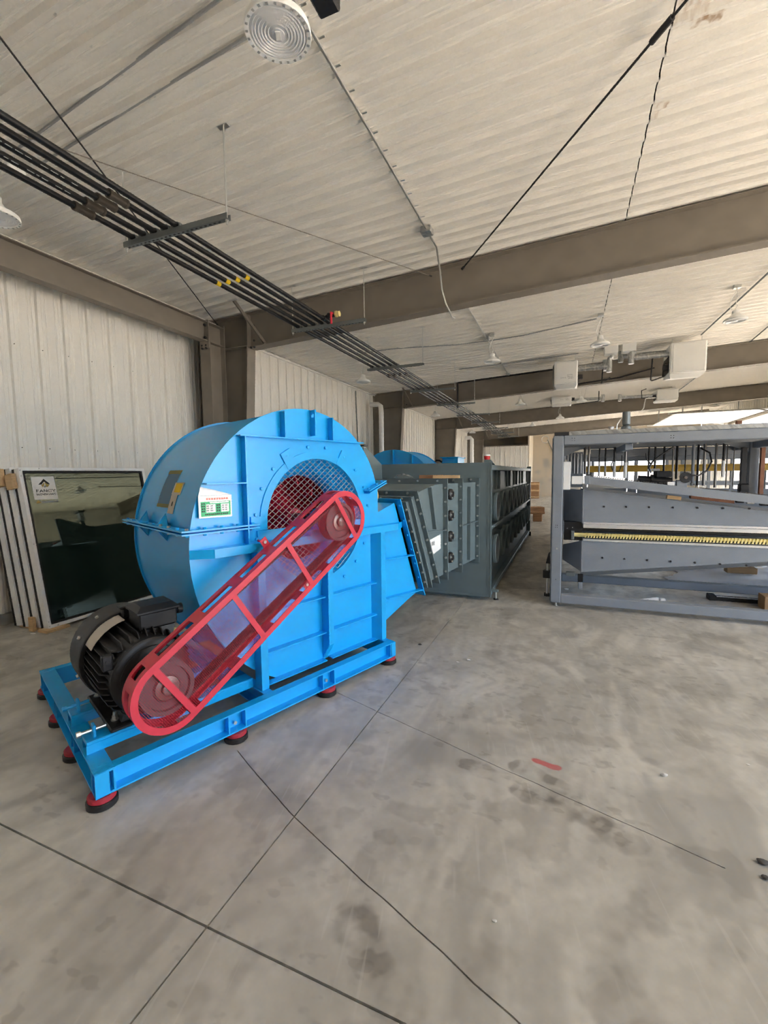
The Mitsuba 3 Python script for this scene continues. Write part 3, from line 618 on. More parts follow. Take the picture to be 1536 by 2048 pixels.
# the side band: solid edges with open slots
def band(v0, v1): return xz(shell, v0, v1)
fa(G + '__side_band', band(GV0, GV0 + .034), 'm_red', smooth=30); fa(G + '__side_band', band(GV1 - .030, GV1), 'm_red', smooth=30)
def along(s, o=0.0): return g0 + gd * s + gn * o
for k, s in enumerate((0.0, .30, .58, .86, 1.14, 1.42)):
    for sg in (1, -1):
        p = along(s, sg * GR); q = along(s + .075, sg * GR)
        a, b = p - gn * sg * .004, q - gn * sg * .004
        fa(G + '__side_tie', xz([tuple(p), tuple(q), tuple(b), tuple(a)], GV0, GV1), 'm_red')
for c, a0 in ((g0, 180), (g1, 0)):
    for da in (-60, 0, 60):
        t0 = math.atan2(gd[1], gd[0]) + math.radians(a0 + da); tt = np.linspace(t0 - .16, t0 + .16, 6)
        pl = [(c[0] + GR * math.cos(x), c[1] + GR * math.sin(x)) for x in tt] + [(c[0] + (GR - .004) * math.cos(x), c[1] + (GR - .004) * math.sin(x)) for x in tt[::-1]]
        fa(G + '__side_tie', xz(pl, GV0, GV1), 'm_red')
for s in (.02, .545, 1.0, 1.49):
    w = .034; pp = [along(s - w / 2, GR - .03), along(s + w / 2, GR - .03), along(s + w / 2, -GR + .03), along(s - w / 2, -GR + .03)]
    fa(G + '__cross_bar', xz([tuple(x) for x in pp], GV0 - .005, GV0 - .001), 'm_red')
# red wire mesh behind the front frame
inn = LineString([g0, g1]).buffer(GR - .02, 32); ws_ = []
for s in (1, -1):
    dv = gd if s > 0 else gn
    nv = gn if s > 0 else gd
    rng = np.arange(-.176, .1761, .0098) if s > 0 else np.arange(-.175, GL + .176, .0098)
    for k in rng:
        o = g0 + nv * k; seg = LineString([o - dv * 3, o + dv * 3]).intersection(inn)
        for q in getattr(seg, 'geoms', [seg]):
            if q.length < .005: continue
            a, b = np.array(q.coords[0]), np.array(q.coords[-1]); vv = GV0 + .003 + (.0012 if s > 0 else 0)
            ws_.append(cyl((a[0], vv, a[1]), (b[0], vv, b[1]), .0008, 3))
lab(fa(G + '__wire_mesh', cat(ws_), 'm_red'), 'fine red square wire mesh', kind='stuff')
for (s, o) in ((.93, 1), (1.02, -1)):
    c = along(s, o * (GR + .02)); e = along(s, o * (GR - .01))
    pl = [along(s - .025, o * (GR - .005)), along(s + .025, o * (GR - .005)), along(s + .025, o * (GR + .055)), along(s - .025, o * (GR + .055))]
    fa(G + '__mounting_tab', xz([tuple(x) for x in pl], GV1, GV1 + .006), 'm_red')
    fbolt(G + '__tab_bolt', bolt_z, (along(s, o * (GR + .03))[0], GV1, along(s, o * (GR + .03))[1]), (0, -1, 0))
    fa(G + '__tab_strut', cyl((along(s, o * (GR + .03))[0], GV1, along(s, o * (GR + .03))[1]), (along(s, o * (GR + .03))[0], .11, along(s, o * (GR + .03))[1]), .008, 8), 'm_red')
# pulleys and belts
PU = 'pulley'
def pulley(c, r, v0, v1):
    M = axis_frame((c[0], v0, c[1]), (0, 1, 0)); w = v1 - v0; prof = [(.03, .022), (r * .42, .022), (r * .46, .004), (r * .52, 0.012), (r * .80, .014), (r * .84, 0), (r, 0)]
    n = 4
    for k in range(n):
        a = w * (k + .15) / n; b = w * (k + .85) / n; m_ = (a + b) / 2; prof += [(r, a), (r - .014, m_ - .004), (r - .014, m_ + .004), (r, b)]
    prof += [(r, w), (.03, w)]
    fa(PU, lathe(prof, 44, M), 'm_mach_dark', smooth=35)
    fa('pulley_bushing', lathe([(0, -.02), (.028, -.02), (.034, -.016), (.034, .0), (.062, .004), (.062, .03)], 28, M), 'm_rod', smooth=35)
pulley((.335, .515), .140, -.075, .02); pulley((CU, CZ), .135, -.075, .02)
pg, pq = np.array((.335, .515)), np.array((CU, CZ)); bd = (pq - pg) / np.linalg.norm(pq - pg); bn = np.array([-bd[1], bd[0]])
for k in range(4):
    v0 = -.075 + .095 * (k + .22) / 4
    lo = LineString([pg, pq]).buffer(.137, 32).difference(LineString([pg, pq]).buffer(.124, 32))
    fa('drive_belt', xz(lo, v0, v0 + .0135), 'm_black_matte', smooth=30)

# ---- motor
MC = (.335, .515); MM = axis_frame((MC[0], 0, MC[1]), (0, 1, 0))
fa('motor__body', cyl((MC[0], .16, MC[1]), (MC[0], .64, MC[1]), .205, 40), 'm_motor', smooth=40)
fa('motor__end_shield', lathe([(0, .10), (.07, .10), (.075, .125), (.12, .13), (.125, .138), (.165, .142), (.17, .15), (.195, .152), (.208, .162), (.208, .19), (.198, .205), (.19, .21)], 48, MM), 'm_motor', smooth=35)
fa('motor__fan_cowl', lathe([(.238, .60), (.262, .60), (.268, .61), (.268, .83), (.255, .86), (.20, .875), (0, .88)], 48, MM), 'm_motor', smooth=35)
fin = []
for side_ in (-1, 1):
    for k in range(11):
        z = MC[1] - .20 + k * .036; dz = z - MC[1]; r = math.sqrt(max(.205 ** 2 - dz * dz, .01)); u0 = MC[0] + side_ * (r - .02)
        u1 = MC[0] + side_ * max(math.sqrt(max(.243 ** 2 - dz * dz, 0)), .13)
        pl = [(u0, .21), (u1 - side_ * .03, .21), (u1, .245), (u1, .60), (u0, .60)]
        fa('motor__fin', plan(Polygon(pl), z - .0035, z + .0035), 'm_motor')
for k in range(9):
    u = MC[0] - .17 + k * .0425; du = u - MC[0]; r = math.sqrt(.205 ** 2 - du * du); zt = MC[1] + r
    fa('motor__fin', xf(ext(Polygon([(.21, zt - .02), (.21, zt + .005), (.24, zt + .035), (.60, zt + .035), (.60, zt - .02)]), .007), np.array([[0, 0, 1, u - .0035], [1, 0, 0, 0], [0, 1, 0, 0], [0, 0, 0, 1.]])), 'm_motor')
for u0 in (.125, .435):
    fa('motor__foot', bev(u0, u0 + .11, .20, .73, .250, .272, .006), 'm_motor')
    uc = u0 + (.09 if u0 < .3 else .02)
    fa('motor__foot_web', xz([(uc - .03, .27), (uc + .03, .27), (uc + (.05 if u0 < .3 else -.01), .40), (uc + (.01 if u0 < .3 else -.05), .40)], .24, .62), 'm_motor')
    for v_ in (.30, .68):
        uu_ = u0 + .045
        fa('motor__foot_bolt', cat(cyl((uu_, v_, .272), (uu_, v_, .278), .021, 14), cyl((uu_, v_, .278), (uu_, v_, .296), .0155, 6), cyl((uu_, v_, .29), (uu_, v_, .318), .009, 8)), 'm_zinc')
fa('motor__terminal_box', bev(.315, .525, .27, .47, .735, .83, .008), 'm_motor'); fa('motor__terminal_base', cat(trimesh.convex.convex_hull(np.array([(.325, .28, .732), (.515, .28, .732), (.515, .46, .732), (.325, .46, .732), (.31, .27, .66), (.50, .27, .65), (.50, .46, .66), (.31, .46, .66)]))), 'm_motor')
fa('motor__terminal_lid', trimesh.convex.convex_hull(np.array([(.303, .258, .83), (.537, .258, .83), (.537, .482, .83), (.303, .482, .83), (.303, .258, .84), (.537, .258, .84), (.537, .482, .84), (.303, .482, .84), (.335, .30, .866), (.51, .30, .866), (.51, .45, .866), (.335, .45, .866)])), 'm_motor')
fa('motor__cable_gland', cat(cyl((.52, .37, .79), (.56, .37, .79), .022, 8), cyl((.56, .37, .79), (.59, .37, .79), .030, 16)), 'm_black', smooth=35)
fa('motor__lifting_eye', cat(bev(.30, .36, .53, .59, .755, .815, .006), bev(.285, .375, .525, .60, .81, .828, .006)), 'm_black')
fa('motor__grease_pipe', cyl((.46, .17, .70), (.47, .155, .745), .006, 8), 'm_brass')
fa('motor__ear', cat(bev(.10, .15, .175, .215, .60, .68, .006), cyl((.125, .172, .645), (.125, .18, .645), .012, 8)), 'm_motor')
for v_, a in ((.70, 120), (.70, 150), (.70, 200)):
    t = math.radians(a); p = (MC[0] + .268 * math.cos(t), v_, MC[1] + .268 * math.sin(t)); fbolt('motor__cowl_screw', bolt_z, p, (math.cos(t), 0, math.sin(t)))
t_ = np.radians(np.linspace(100, 152, 10)); nv_ = []
for x in t_:
    for v_ in (.595, .455): nv_.append((MC[0] + .256 * math.cos(x), v_, MC[1] + .256 * math.sin(x)))
nf = []
for k in range(9): nf += [[2 * k, 2 * k + 1, 2 * k + 3], [2 * k, 2 * k + 3, 2 * k + 2]]
fa('motor__rating_strip', trimesh.Trimesh(np.array(nv_), np.array(nf), process=False), 'm_tag')

# ---- skid
S_ = 'skid'
z0, z1 = .06, .185
def chan_u(u0, u1, v_out, v_in, part='channel'):
    """Channel along u; web at v_in, flanges towards v_out."""
    s = 1 if v_in > v_out else -1
    pl = [(v_out, z0), (v_in, z0), (v_in, z1), (v_out, z1), (v_out, z1 - .009), (v_in - s * .009, z1 - .013), (v_in - s * .009, z0 + .013), (v_out, z0 + .009)]
    fa(f'{S_}__{part}', yz(pl, u0, u1), 'm_blue')
def chan_v(v0, v1, u_out, u_in, part='channel'):
    s = 1 if u_in > u_out else -1
    pl = [(u_out, z0), (u_in, z0), (u_in, z1), (u_out, z1), (u_out, z1 - .009), (u_in - s * .009, z1 - .013), (u_in - s * .009, z0 + .013), (u_out, z0 + .009)]
    fa(f'{S_}__{part}', xz(pl, v0, v1), 'm_blue')
chan_u(0, 2.237, 0, .062); chan_u(0, 2.237, 1.65, 1.588); chan_v(.0, 1.65, 0, .09); chan_v(.062, 1.65, 2.237, 2.17); chan_v(.062, 1.588, .98, 1.045)
for u0, u1 in ((.0, .062), (2.187, 2.237)): fa(S_ + '__end_plate', bx(u0, u1, -.004, .004, z0 + .004, z1 - .004), 'm_blue')
for u in (.70, .812, 1.435, 1.545, 2.18): fa(S_ + '__stiffener', bx(u - .004, u + .004, .002, .056, z0 + .008, z1 - .008), 'm_blue')
for v_ in (.10, .50, .58, 1.02, 1.10, 1.52): fa(S_ + '__stiffener', bx(.004, .084, v_ - .004, v_ + .004, z0 + .008, z1 - .008), 'm_blue')
for u in (.757, 1.492): fbolt(S_ + '__foot_bolt', mikit.ply(cat(hexm(.012, .014)), 'm_zinc'), (u, .048, .10), (0, -1, 0))
foot_r = mikit.ply(lathe([(0, .0), (.066, .0), (.070, .004), (.070, .028), (.064, .033), (0, .033)], 32), 'm_black', smooth=35)
foot_t = mikit.ply(lathe([(.0, .033), (.060, .033), (.063, .036), (.063, .052), (.056, .0585), (0, .0585)], 32), 'm_red_foot', smooth=35)
fz = np.eye(4)
for (u, v_) in ((.035, .045), (.757, .035), (1.492, .035), (2.195, .05), (.03, .58), (.035, 1.08), (.04, 1.59), (.757, 1.6), (1.492, 1.6), (2.195, 1.6), (2.195, .82)):
    P = (FM @ np.array([u, v_, 0, 1]))[:3]; M = np.array(T().translate(P.tolist()).matrix)
    k = inst(f'{B}__{S_}__foot_pad', foot_r, M); inst(f'{B}__{S_}__foot_cap', foot_t, M)
# motor slide rails with their tension bolts
for v_ in (.205, .575):
    fa(S_ + '__slide_rail', cat(bev(.012, .98, v_, v_ + .10, .232, .25, .003), bx(.012, .98, v_, v_ + .009, .186, .233), bx(.012, .98, v_ + .091, v_ + .10, .186, .233)), 'm_blue')
    fa(S_ + '__tension_bolt', cat(cyl((-.01, v_ + .05, .285), (.115, v_ + .05, .285), .009, 10), cyl((-.02, v_ + .05, .285), (.0, v_ + .05, .285), .016, 6)), 'm_zinc' if v_ < .3 else 'm_blue')
    fa(S_ + '__tension_lug', bev(.05, .065, v_ + .025, v_ + .075, .25, .315, .004), 'm_blue')
fa(S_ + '__end_web', bx(.08, .09, .2, .7, .1, .186), 'm_blue')

# ================================================================ grey filter cabinet with duct elbow
K = thing('filter_cabinet', 'long grey steel filter cabinet with two rows of round ports and a duct elbow', 'cabinet')
def ka(part, mesh, m='m_cab', smooth=False, M=None): return add(f'{K}__{part}', mesh, m, smooth, M)
CX0, CX1, CY0, CY1, CB, CT = -2.37, -.85, 5.6, 12.05, .05, 1.73
ka('body', bx(CX0, -.93, CY0 + .02, CY1, CB + .01, CT - .02))
ka('front_plate', xz(sbox(CX0, CB, CX1, CT), CY0, CY0 + .02))
ka('front_lip', xz(sbox(CX0, CB, CX1, CT).difference(sbox(CX0 + .035, CB + .03, CX1 - .045, CT - .035)), CY0 - .006, CY0))
ka('corner_strip', bx(CX1 - .012, CX1 + .004, CY0 - .012, CY0 + .012, CB, CT))
ka('top_rail', bev(-.935, -.85, CY0 + .02, CY1, 1.635, 1.70, .006)); ka('middle_rail', bev(-.935, -.86, CY0 + .02, CY1, .885, .93, .006)); ka('bottom_rail', bev(-.935, -.85, CY0 + .02, CY1, .055, .125, .006))
ka('end_frame', bx(-.94, -.845, CY1 - .05, CY1 + .02, CB, 1.75))
for y in (6.73, 8.02, 9.2, 10.45, 11.7): ka('mullion', bx(-.935, -.895, y - .02, y + .02, 1.37, 1.64))
for y in (6.45, 7.7, 8.8, 9.9): ka('mullion', bx(-.935, -.905, y - .012, y + .012, 1.37, 1.64), 'm_cab')
ka('step_cover', trimesh.convex.convex_hull(np.array([(-.95, 5.63, 1.73), (-.85, 5.63, 1.73), (-.95, 5.9, 1.70), (-.85, 5.9, 1.70), (-.95, 5.66, 1.765), (-.87, 5.66, 1.765)])))
PM = axis_frame((0, 0, 0), (1, 0, 0))
ring_p = mikit.ply(lathe([(.165, -.02), (.165, .085), (.172, .095), (.185, .095), (.193, .085), (.193, .055), (.183, .045), (.183, -.02)], 36), 'm_cab', smooth=35)
disc_p = mikit.ply(lathe([(0, .0), (.12, .0), (.150, .004), (.1635, .012), (.1640, .045)], 36), 'm_red_inside', smooth=35)
for z in (1.15, .59):
    for k in range(10):
        M = PM.copy(); M[:3, 3] = (-.93, 6.12 + .62 * k - (.03 if z < 1 else 0), z)
        inst(f'{K}__port', ring_p, M); inst(f'{K}__port_liner', disc_p, M)
labels[f'{K}__port_liner'] = {'label': 'dark red inner face of a port'}
ka('levelling_foot', cyl((-.80, 5.70, 0), (-.80, 5.70, .13), .012, 10), 'm_zinc', 40); ka('foot_bracket', bev(-.86, -.77, 5.675, 5.725, .10, .13, .004)); ka('foot_disc', cyl((-.80, 5.70, 0), (-.80, 5.70, .014), .03, 14), 'm_black', 40)
ka('rear_foot', cyl((-.84, 11.9, 0), (-.84, 11.9, .10), .03, 10), 'm_black', 40)
ka('base_skid', bx(CX0 + .1, -1.0, CY0 + .1, CY1 - .1, 0, CB + .02), 'm_cab')
# duct elbow in its own frame: s back towards the viewer, r to the right, z up
DM = np.eye(4); DM[:3, 0] = (-.198, -.98, 0); DM[:3, 1] = (.98, -.198, 0); DM[:3, 3] = (-1.04, 5.6, 0)
def da(part, mesh, m='m_cab', smooth=False): return add(f'{K}__duct__{part}', mesh, m, smooth, DM)
WD = .95
l5 = ((.53, 1.49), (.53, .515)); l4 = ((.925, 1.49), (.915, .505)); l3 = ((1.267, 1.462), (1.161, 1.03)); l2 = ((1.55, 1.395), (1.125, .50)); l1 = ((1.660, 1.352), (1.265, .475)); l0 = ((1.745, 1.312), (1.36, .49))
top = [(0, 1.49), l4[0], (1.10, 1.485), l3[0], (1.42, 1.432), l2[0], l0[0]]; bot = [l0[1], l2[1], l4[1], (0, .53)]
da('side_wall', xz(top + bot, -.012, 0))
da('far_side_wall', xz(top + bot, -WD, -WD + .012), 'm_cab')
for i in range(len(top) - 1): da('top_panel', xz([top[i], top[i + 1], (top[i + 1][0], top[i + 1][1] - .012), (top[i][0], top[i][1] - .012)], -WD, 0), 'm_cab')
for i in range(len(bot) - 1): da('bottom_panel', xz([bot[i], bot[i + 1], (bot[i + 1][0], bot[i + 1][1] + .012), (bot[i][0], bot[i][1] + .012)], -WD, 0), 'm_cab')
bolt_k = mikit.ply(hexm(.012, .014), 'm_zinc')
def dflange(a, b, w=.055, bolts=7, th=.014, m='m_cab', lip=True):
    a, b = np.array(a), np.array(b); d = (b - a) / np.linalg.norm(b - a); n = np.array([-d[1], d[0]])
    n = n if n[0] > 0 else -n
    L = np.linalg.norm(b - a); M = np.eye(4); M[:3, 0] = (d[0], 0, d[1]); M[:3, 1] = (0, 1, 0); M[:3, 2] = (n[0], 0, n[1]); M[:3, 3] = (a[0], 0, a[1])
    rg = sbox(-w, -WD - w, L + w, w).difference(sbox(.004, -WD + .004, L - .004, -.004))
    m_ = ext(rg, th); m_.apply_translation((0, 0, -th / 2)); da('flange', xf(m_, M), m)
    for k in range(bolts):
        q = a + d * (.04 + k * (L - .08) / max(bolts - 1, 1)); p = np.array([q[0] + n[0] * th / 2, w * .62, q[1] + n[1] * th / 2])
        inst(f'{K}__duct__bolt', bolt_k, DM @ axis_frame(p, (n[0], 0, n[1])))
    for k in range(4):
        p = np.array([a[0] - d[0] * w * .6 + n[0] * th / 2, -.06 - k * .24, a[1] - d[1] * w * .6 + n[1] * th / 2]); inst(f'{K}__duct__bolt', bolt_k, DM @ axis_frame(p, (n[0], 0, n[1])))
dflange(*l5); dflange(*l4); dflange(*l2, w=.05); dflange(*l1, w=.04, bolts=0); dflange(*l0, w=.035, bolts=8)
dflange((.012, 1.49), (.012, .53), w=.05, bolts=8)
for (a, b) in (((.27, 1.44), (.27, .56)), (l3[0], l3[1])):
    da('stiffener', xz(LineString([a, b]).buffer(.007, cap_style=2), 0, .042), 'm_cab')
for (a, b) in (((.0, 1.01), (.52, .985)), ((.93, .99), (1.33, 1.02))): da('stiffener', xz(LineString([a, b]).buffer(.005, cap_style=2), 0, .035), 'm_cab')
gl = mikit.ply(lathe([(0, .045), (.018, .045), (.022, .035), (.03, .04), (.052, .03), (.060, .018), (.062, 0)], 24), 'm_black', smooth=35)
knob = mikit.ply(lathe([(0, .012), (.008, .01), (.011, 0)], 10), 'm_chrome', smooth=35)
for z in (1.371, 1.138, .904, .667):
    M = DM @ axis_frame((.76, 0, z), (0, 1, 0)); inst(f'{K}__duct__gland', gl, M)
    for a in (.3, 1.87, 3.44, 5.0): inst(f'{K}__duct__gland_screw', knob, DM @ axis_frame((.76 + .038 * math.cos(a), .034, z + .038 * math.sin(a)), (0, 1, 0)))
lpl = Polygon([(1.285, .918), (.99, .955), (.99, .80), (1.215, .752)])
da('paper_label', xz(lpl, .001, .0025), 'm_paper'); labels[f'{K}__duct__paper_label'] = {'label': 'white paper label stuck on the duct'}
da('label_print', xz(sbox(1.13, .86, 1.2, .9), .0025, .003), 'm_ink_grey')
ka('side_gusset', yz([(5.02, 1.93), (5.09, 1.93), (6.06, 1.54), (6.06, 1.45), (5.02, 1.45)], -2.32, -2.30), 'm_cab')
# small switch box on a bracket behind
ka('switch_box', bev(-2.52, -2.44, 5.32, 5.40, 1.80, 1.96, .004), 'm_white'); ka('switch_lid', bev(-2.54, -2.42, 5.30, 5.42, 1.96, 1.985, .004), 'm_black'); ka('switch_post', bx(-2.50, -2.46, 5.34, 5.38, 1.45, 1.80), 'm_cab'); ka('eye_bolt', lathe([(.028 + .007 * math.cos(a), .007 * math.sin(a)) for a in np.linspace(0, 2 * math.pi, 9)], 18, axis_frame((-2.36, 5.36, 1.84), (0, 1, 0))), 'm_zinc', 40)
# things lying on the cabinet and duct
c = thing('coffee_cup', 'red paper coffee cup with a white lid on the cabinet corner', 'cup')
CM = np.eye(4); CM[:3, 3] = (-.935, 5.76, CT - .02)
CM[2, 3] = 1.73
add(c + '__cup', lathe([(0, 0), (.029, 0), (.040, .085), (.038, .085), (.028, .004), (0, .004)], 24, CM), 'm_cup', 35); add(c + '__lid', lathe([(.041, .082), (.043, .086), (.041, .094), (.037, .103), (.034, .10), (0, .10)], 24, CM), 'm_white', 35)
lab(add('wood_offcut', bev(-1.60, -1.33, 5.03, 5.13, 1.546, 1.585, .004), 'm_wood_brown'), 'reddish wooden plank offcut lying on the duct flanges', 'wood block')
lab(add('wood_offcut', xf(bev(-.15, .15, -.04, .04, 0, .035, .004), np.array(T().translate([-1.26, 4.98, 1.546]).rotate([0, 0, 1], 6).matrix)), 'm_wood'), 'pale pine offcut on the duct, right of the reddish plank', 'wood block')
def crumple(nx, ny, sx, sy, h, seed, th=None):
    u, v = np.meshgrid(np.linspace(-1, 1, nx), np.linspace(-1, 1, ny), indexing='ij'); p = np.stack([u * 3, v * 3, u * 0 + seed], -1)
    z = (meshkit.fbm(p * 1.0, 4, seed)) * h; e = 1 - np.clip(np.maximum(abs(u), abs(v)), 0, 1) ** 4
    x = u * sx * (.8 + .4 * meshkit.noise(p + 9, seed)); y = v * sy * (.8 + .4 * meshkit.noise(p + 19, seed))
    V = np.stack([x, y, z * (.15 + .85 * e)], -1).reshape(-1, 3); i, j = np.meshgrid(np.arange(nx - 1), np.arange(ny - 1), indexing='ij')
    q = np.stack([i * ny + j, (i + 1) * ny + j, (i + 1) * ny + j + 1, i * ny + j + 1], -1).reshape(-1, 4)
    return trimesh.Trimesh(V, np.vstack([q[:, [0, 1, 2]], q[:, [0, 2, 3]]]), process=False)
m = crumple(16, 12, .12, .06, .085, 3); m.apply_translation((-1.80, 5.05, 1.548)); lab(add('plastic_bag', m, 'm_clear_plastic'), 'crumpled clear plastic bag on the duct top beside the planks', 'bag')

# ================================================================ grey frame machine on the right
N = thing('roller_machine', 'large grey steel frame machine with sloping hoods and a brass roller', 'machine')
def ma(part, mesh, m='m_mach', smooth=False): return add(f'{N}__{part}', mesh, m, smooth)
MX0, MX1, MY0, MY1 = -.152, 4.4, 5.62, 6.9
for y in (MY0, MY1 - .11):
    ma('frame__post', bev(MX0, MX0 + .114, y, y + .114, .05, 2.02, .008)); ma('frame__post', bev(MX1 - .114, MX1, y, y + .114, .05, 2.02, .008))
    ma('frame__bottom_rail', bev(MX0 + .114, MX1 - .114, y, y + .11, .05, .152, .008))
    ma('frame__top_beam', bev(MX0 + .114, MX1 - .114, y, y + .11, 1.912, 2.02, .008))
for x in (MX0, MX1 - .11): ma('frame__side_rail', bev(x, x + .1, MY0 + .114, MY1 - .11, .05, .15, .008)); ma('frame__side_beam', bev(x, x + .1, MY0 + .114, MY1 - .11, 1.912, 2.02, .008))
ma('frame__middle_post', bev(1.88, 1.97, 6.18, 6.27, 1.30, 1.912, .006))
for x in (.6, 1.9): ma('frame__cross_beam', bev(x, x + .08, MY0 + .11, MY1 - .11, 1.84, 1.912, .006))
for (x0, s) in ((MX0 + .114, 1), (1.88, -1), (1.97, 1)):
    ma('frame__gusset', xz([(x0, 1.912), (x0 + s * .26, 1.912), (x0, 1.80)], 6.2, 6.215) if s > 0 else xz([(x0, 1.912), (x0, 1.80), (x0 - .26, 1.912)], 6.2, 6.215), 'm_mach')
for (x, z) in ((.05, 1.985), (.075, 1.985), (.05, 1.96), (.075, 1.96), (1.02, 1.975), (1.045, 1.975), (1.02, 1.95), (1.045, 1.95), (-.11, .98), (-.09, .98), (-.11, .955), (-.09, .955), (-.095, .33)):
    ma('frame__hole', cyl((x, MY0 - .001, z), (x, MY0 + .002, z), .0045, 8), 'm_black')
for (x, z) in ((-.09, .705), (.71, 1.905)): inst(f'{N}__frame__bolt', mikit.ply(hexm(.011, .012), 'm_zinc'), axis_frame((x, MY0, z), (0, -1, 0)))
ma('galvanised_deck', xz([(.02, 2.021), (MX1, 2.021), (MX1, 2.065), (.02, 2.065)], MY0 - .002, MY1), 'm_galv')
ma('deck_end', bev(-.14, .015, MY0, MY0 + .1, 2.021, 2.06, .004), 'm_black_matte')
ma('levelling_foot', cat(cyl((-.09, 5.68, 0), (-.09, 5.68, .05), .012, 10), cyl((-.09, 5.68, 0), (-.09, 5.68, .012), .022, 12)), 'm_zinc', 40)
# hoods
HYF, HX0, HX1 = 5.95, .195, 4.15
zt = lambda x: 1.385 - .128 * (x - HX0); zb = lambda x: .372 + .134 * (x - HX0)
for nm_, poly in (('upper_hood', [(HX0, .975), (HX1, .975), (HX1, zt(HX1)), (HX0, zt(HX0))]), ('lower_hood', [(HX0, zb(HX0)), (HX1, zb(HX1)), (HX1, .765), (HX0, .765)])):
    ma(nm_ + '__front', xz(poly, HYF, HYF + .008))
    (za, zb_) = (poly[0][1], poly[3][1])
    V = np.array([(HX0, HYF, za), (HX0, HYF, zb_), (-.03, 6.42, zb_ + (.0 if 'upper' in nm_ else -.13)), (-.03, 6.42, za + (-.02 if 'upper' in nm_ else .06)), (HX0 + .01, HYF + .008, za), (HX0 + .01, HYF + .008, zb_), (-.02, 6.43, zb_), (-.02, 6.43, za)], float)
    ma(nm_ + '__end', trimesh.Trimesh(V[:4], np.array([[0, 1, 2], [0, 2, 3]]), process=False), 'm_mach')
    ma(nm_ + '__seam', bx(HX0 - .008, HX0 + .004, HYF - .008, HYF + .002, za, zb_), 'm_mach')
def slant(part, x0, x1, fz0, fz1, y0, y1, m='m_mach', yb0=None):
    V = np.array([(x0, y0, fz0(x0)), (x1, y0, fz0(x1)), (x1, y1, fz1(x1)), (x0, y1, fz1(x0))], float); V2 = V + (0, .0, .006)
    ma(part, trimesh.convex.convex_hull(np.vstack([V, V2])), m)
slant('upper_hood__roof', HX0, HX1, zt, lambda x: zt(x) + .01, HYF, 9.2); slant('lower_hood__belly', HX0 - .01, HX1, zb, lambda x: zb(x) - .13, HYF, 6.35)
for k in range(9):
    x = .42 + .235 * k
    for z in (1.185, .565): inst(f'{N}__hood_rivet', mikit.ply(hexm(.011, .012), 'm_black') if k == 0 and z > 1 else scene[f'{N}__hood_rivet'] if f'{N}__hood_rivet' in scene else mikit.ply(hexm(.011, .012), 'm_black'), axis_frame((x, HYF, z), (0, -1, 0)))
ma('alu_strip', bev(HX0 + .005, HX1, HYF - .012, HYF, .968, .993, .003), 'm_alu'); ma('alu_strip', bev(HX0 + .005, HX1, HYF - .022, HYF, .922, .966, .003), 'm_alu'); ma('alu_strip', bev(HX0 + .005, HX1, HYF - .02, HYF, .762, .79, .003), 'm_alu')
ma('roller_housing', cat(bev(-.02, .19, HYF + .03, HYF + .2, .76, .985, .004)), 'm_black'); ma('added_inner_plate', bx(.19, HX1, HYF + 1.2, HYF + 1.21, .40, 1.36))  # inner plate is added to block the bright view, keeping the slot dark
ma('roller_guide', bev(.19, HX1, HYF + .045, HYF + .06, .88, .93, .003), 'm_black')
ma('brass_roller', cyl((.10, HYF - .01, .835), (HX1, HYF - .01, .835), .026, 20), 'm_brass', 40)
fin_s = mikit.ply(ext(Polygon([(-.009, -.026), (.009, -.026), (.021, .03), (.006, .03)]), .05), 'm_brass'); gap_s = mikit.ply(bx(-.012, .012, -.002, .002, -.010, .010), 'm_black')
for k in range(62):
    x = .225 + k * .0315
    M = np.array([[1, 0, 0, x], [0, 0, -1, HYF + .0], [0, 1, 0, .833], [0, 0, 0, 1.]]); inst(f'{N}__roller_fin', fin_s, M)
    M = np.eye(4); M[:3, 3] = (x + .015, HYF - .037, .818); inst(f'{N}__roller_slot', gap_s, M)
ma('roller_bearing', bev(.065, .10, HYF - .045, HYF + .03, .775, .885, .003), 'm_strut')
ma('small_screws', cat(cyl((.02, HYF + .028, .905), (.02, HYF + .032, .905), .006, 6), cyl((.08, HYF + .028, .918), (.08, HYF + .032, .918), .007, 6)), 'm_zinc')
ma('lower_bracket', bev(.02, .12, 6.0, 6.1, .30, .345, .004), 'm_strut'); ma('lower_clamp', cat(bev(.155, .215, 6.0, 6.05, .23, .33, .004)), 'm_black'); ma('lower_tab', bev(.16, .21, 5.99, 6.02, .15, .235, .004))
# sloping carrier rail with chain, sprocket, boxes
RY = 5.80
zr = lambda x: 1.508 - .128 * (x - .2)
ma('carrier_rail', trimesh.convex.convex_hull(np.array([(x, y, zr(x) + e) for x in (.20, 4.1) for y in (RY, RY + .07) for e in (-.045, .045)])))
ch = []
link = mikit.ply(bev(-.009, .009, -.006, .006, -.005, .005, .002), 'm_rod')
cx_ = np.concatenate([np.arange(.26, .95, .024)]); pts = [(x, zr(x) + .052) for x in cx_] + [(x, zr(x) + .055 + .05 * ((x - .95) / .2) ** 2) for x in np.arange(.97, 1.16, .022)] + [(x, 1.47 - .20 * (1 - math.exp(-(x - 1.27) * 5.0)) + .06 * 0 + max(0, 0)) for x in np.arange(1.27, 1.62, .022)] + [(x, zr(x) + .052) for x in np.arange(1.64, 2.4, .024)]
for (x, z) in pts:
    z = max(z, zr(x) + .052); M = np.eye(4); M[:3, 3] = (x, RY + .03, z); inst(f'{N}__chain_link', link, M)
tooth = [(.062 * math.cos(a), .062 * math.sin(a)) if i % 2 else (.054 * math.cos(a), .054 * math.sin(a)) for i, a in enumerate(np.linspace(0, 2 * math.pi, 45)[:-1])]
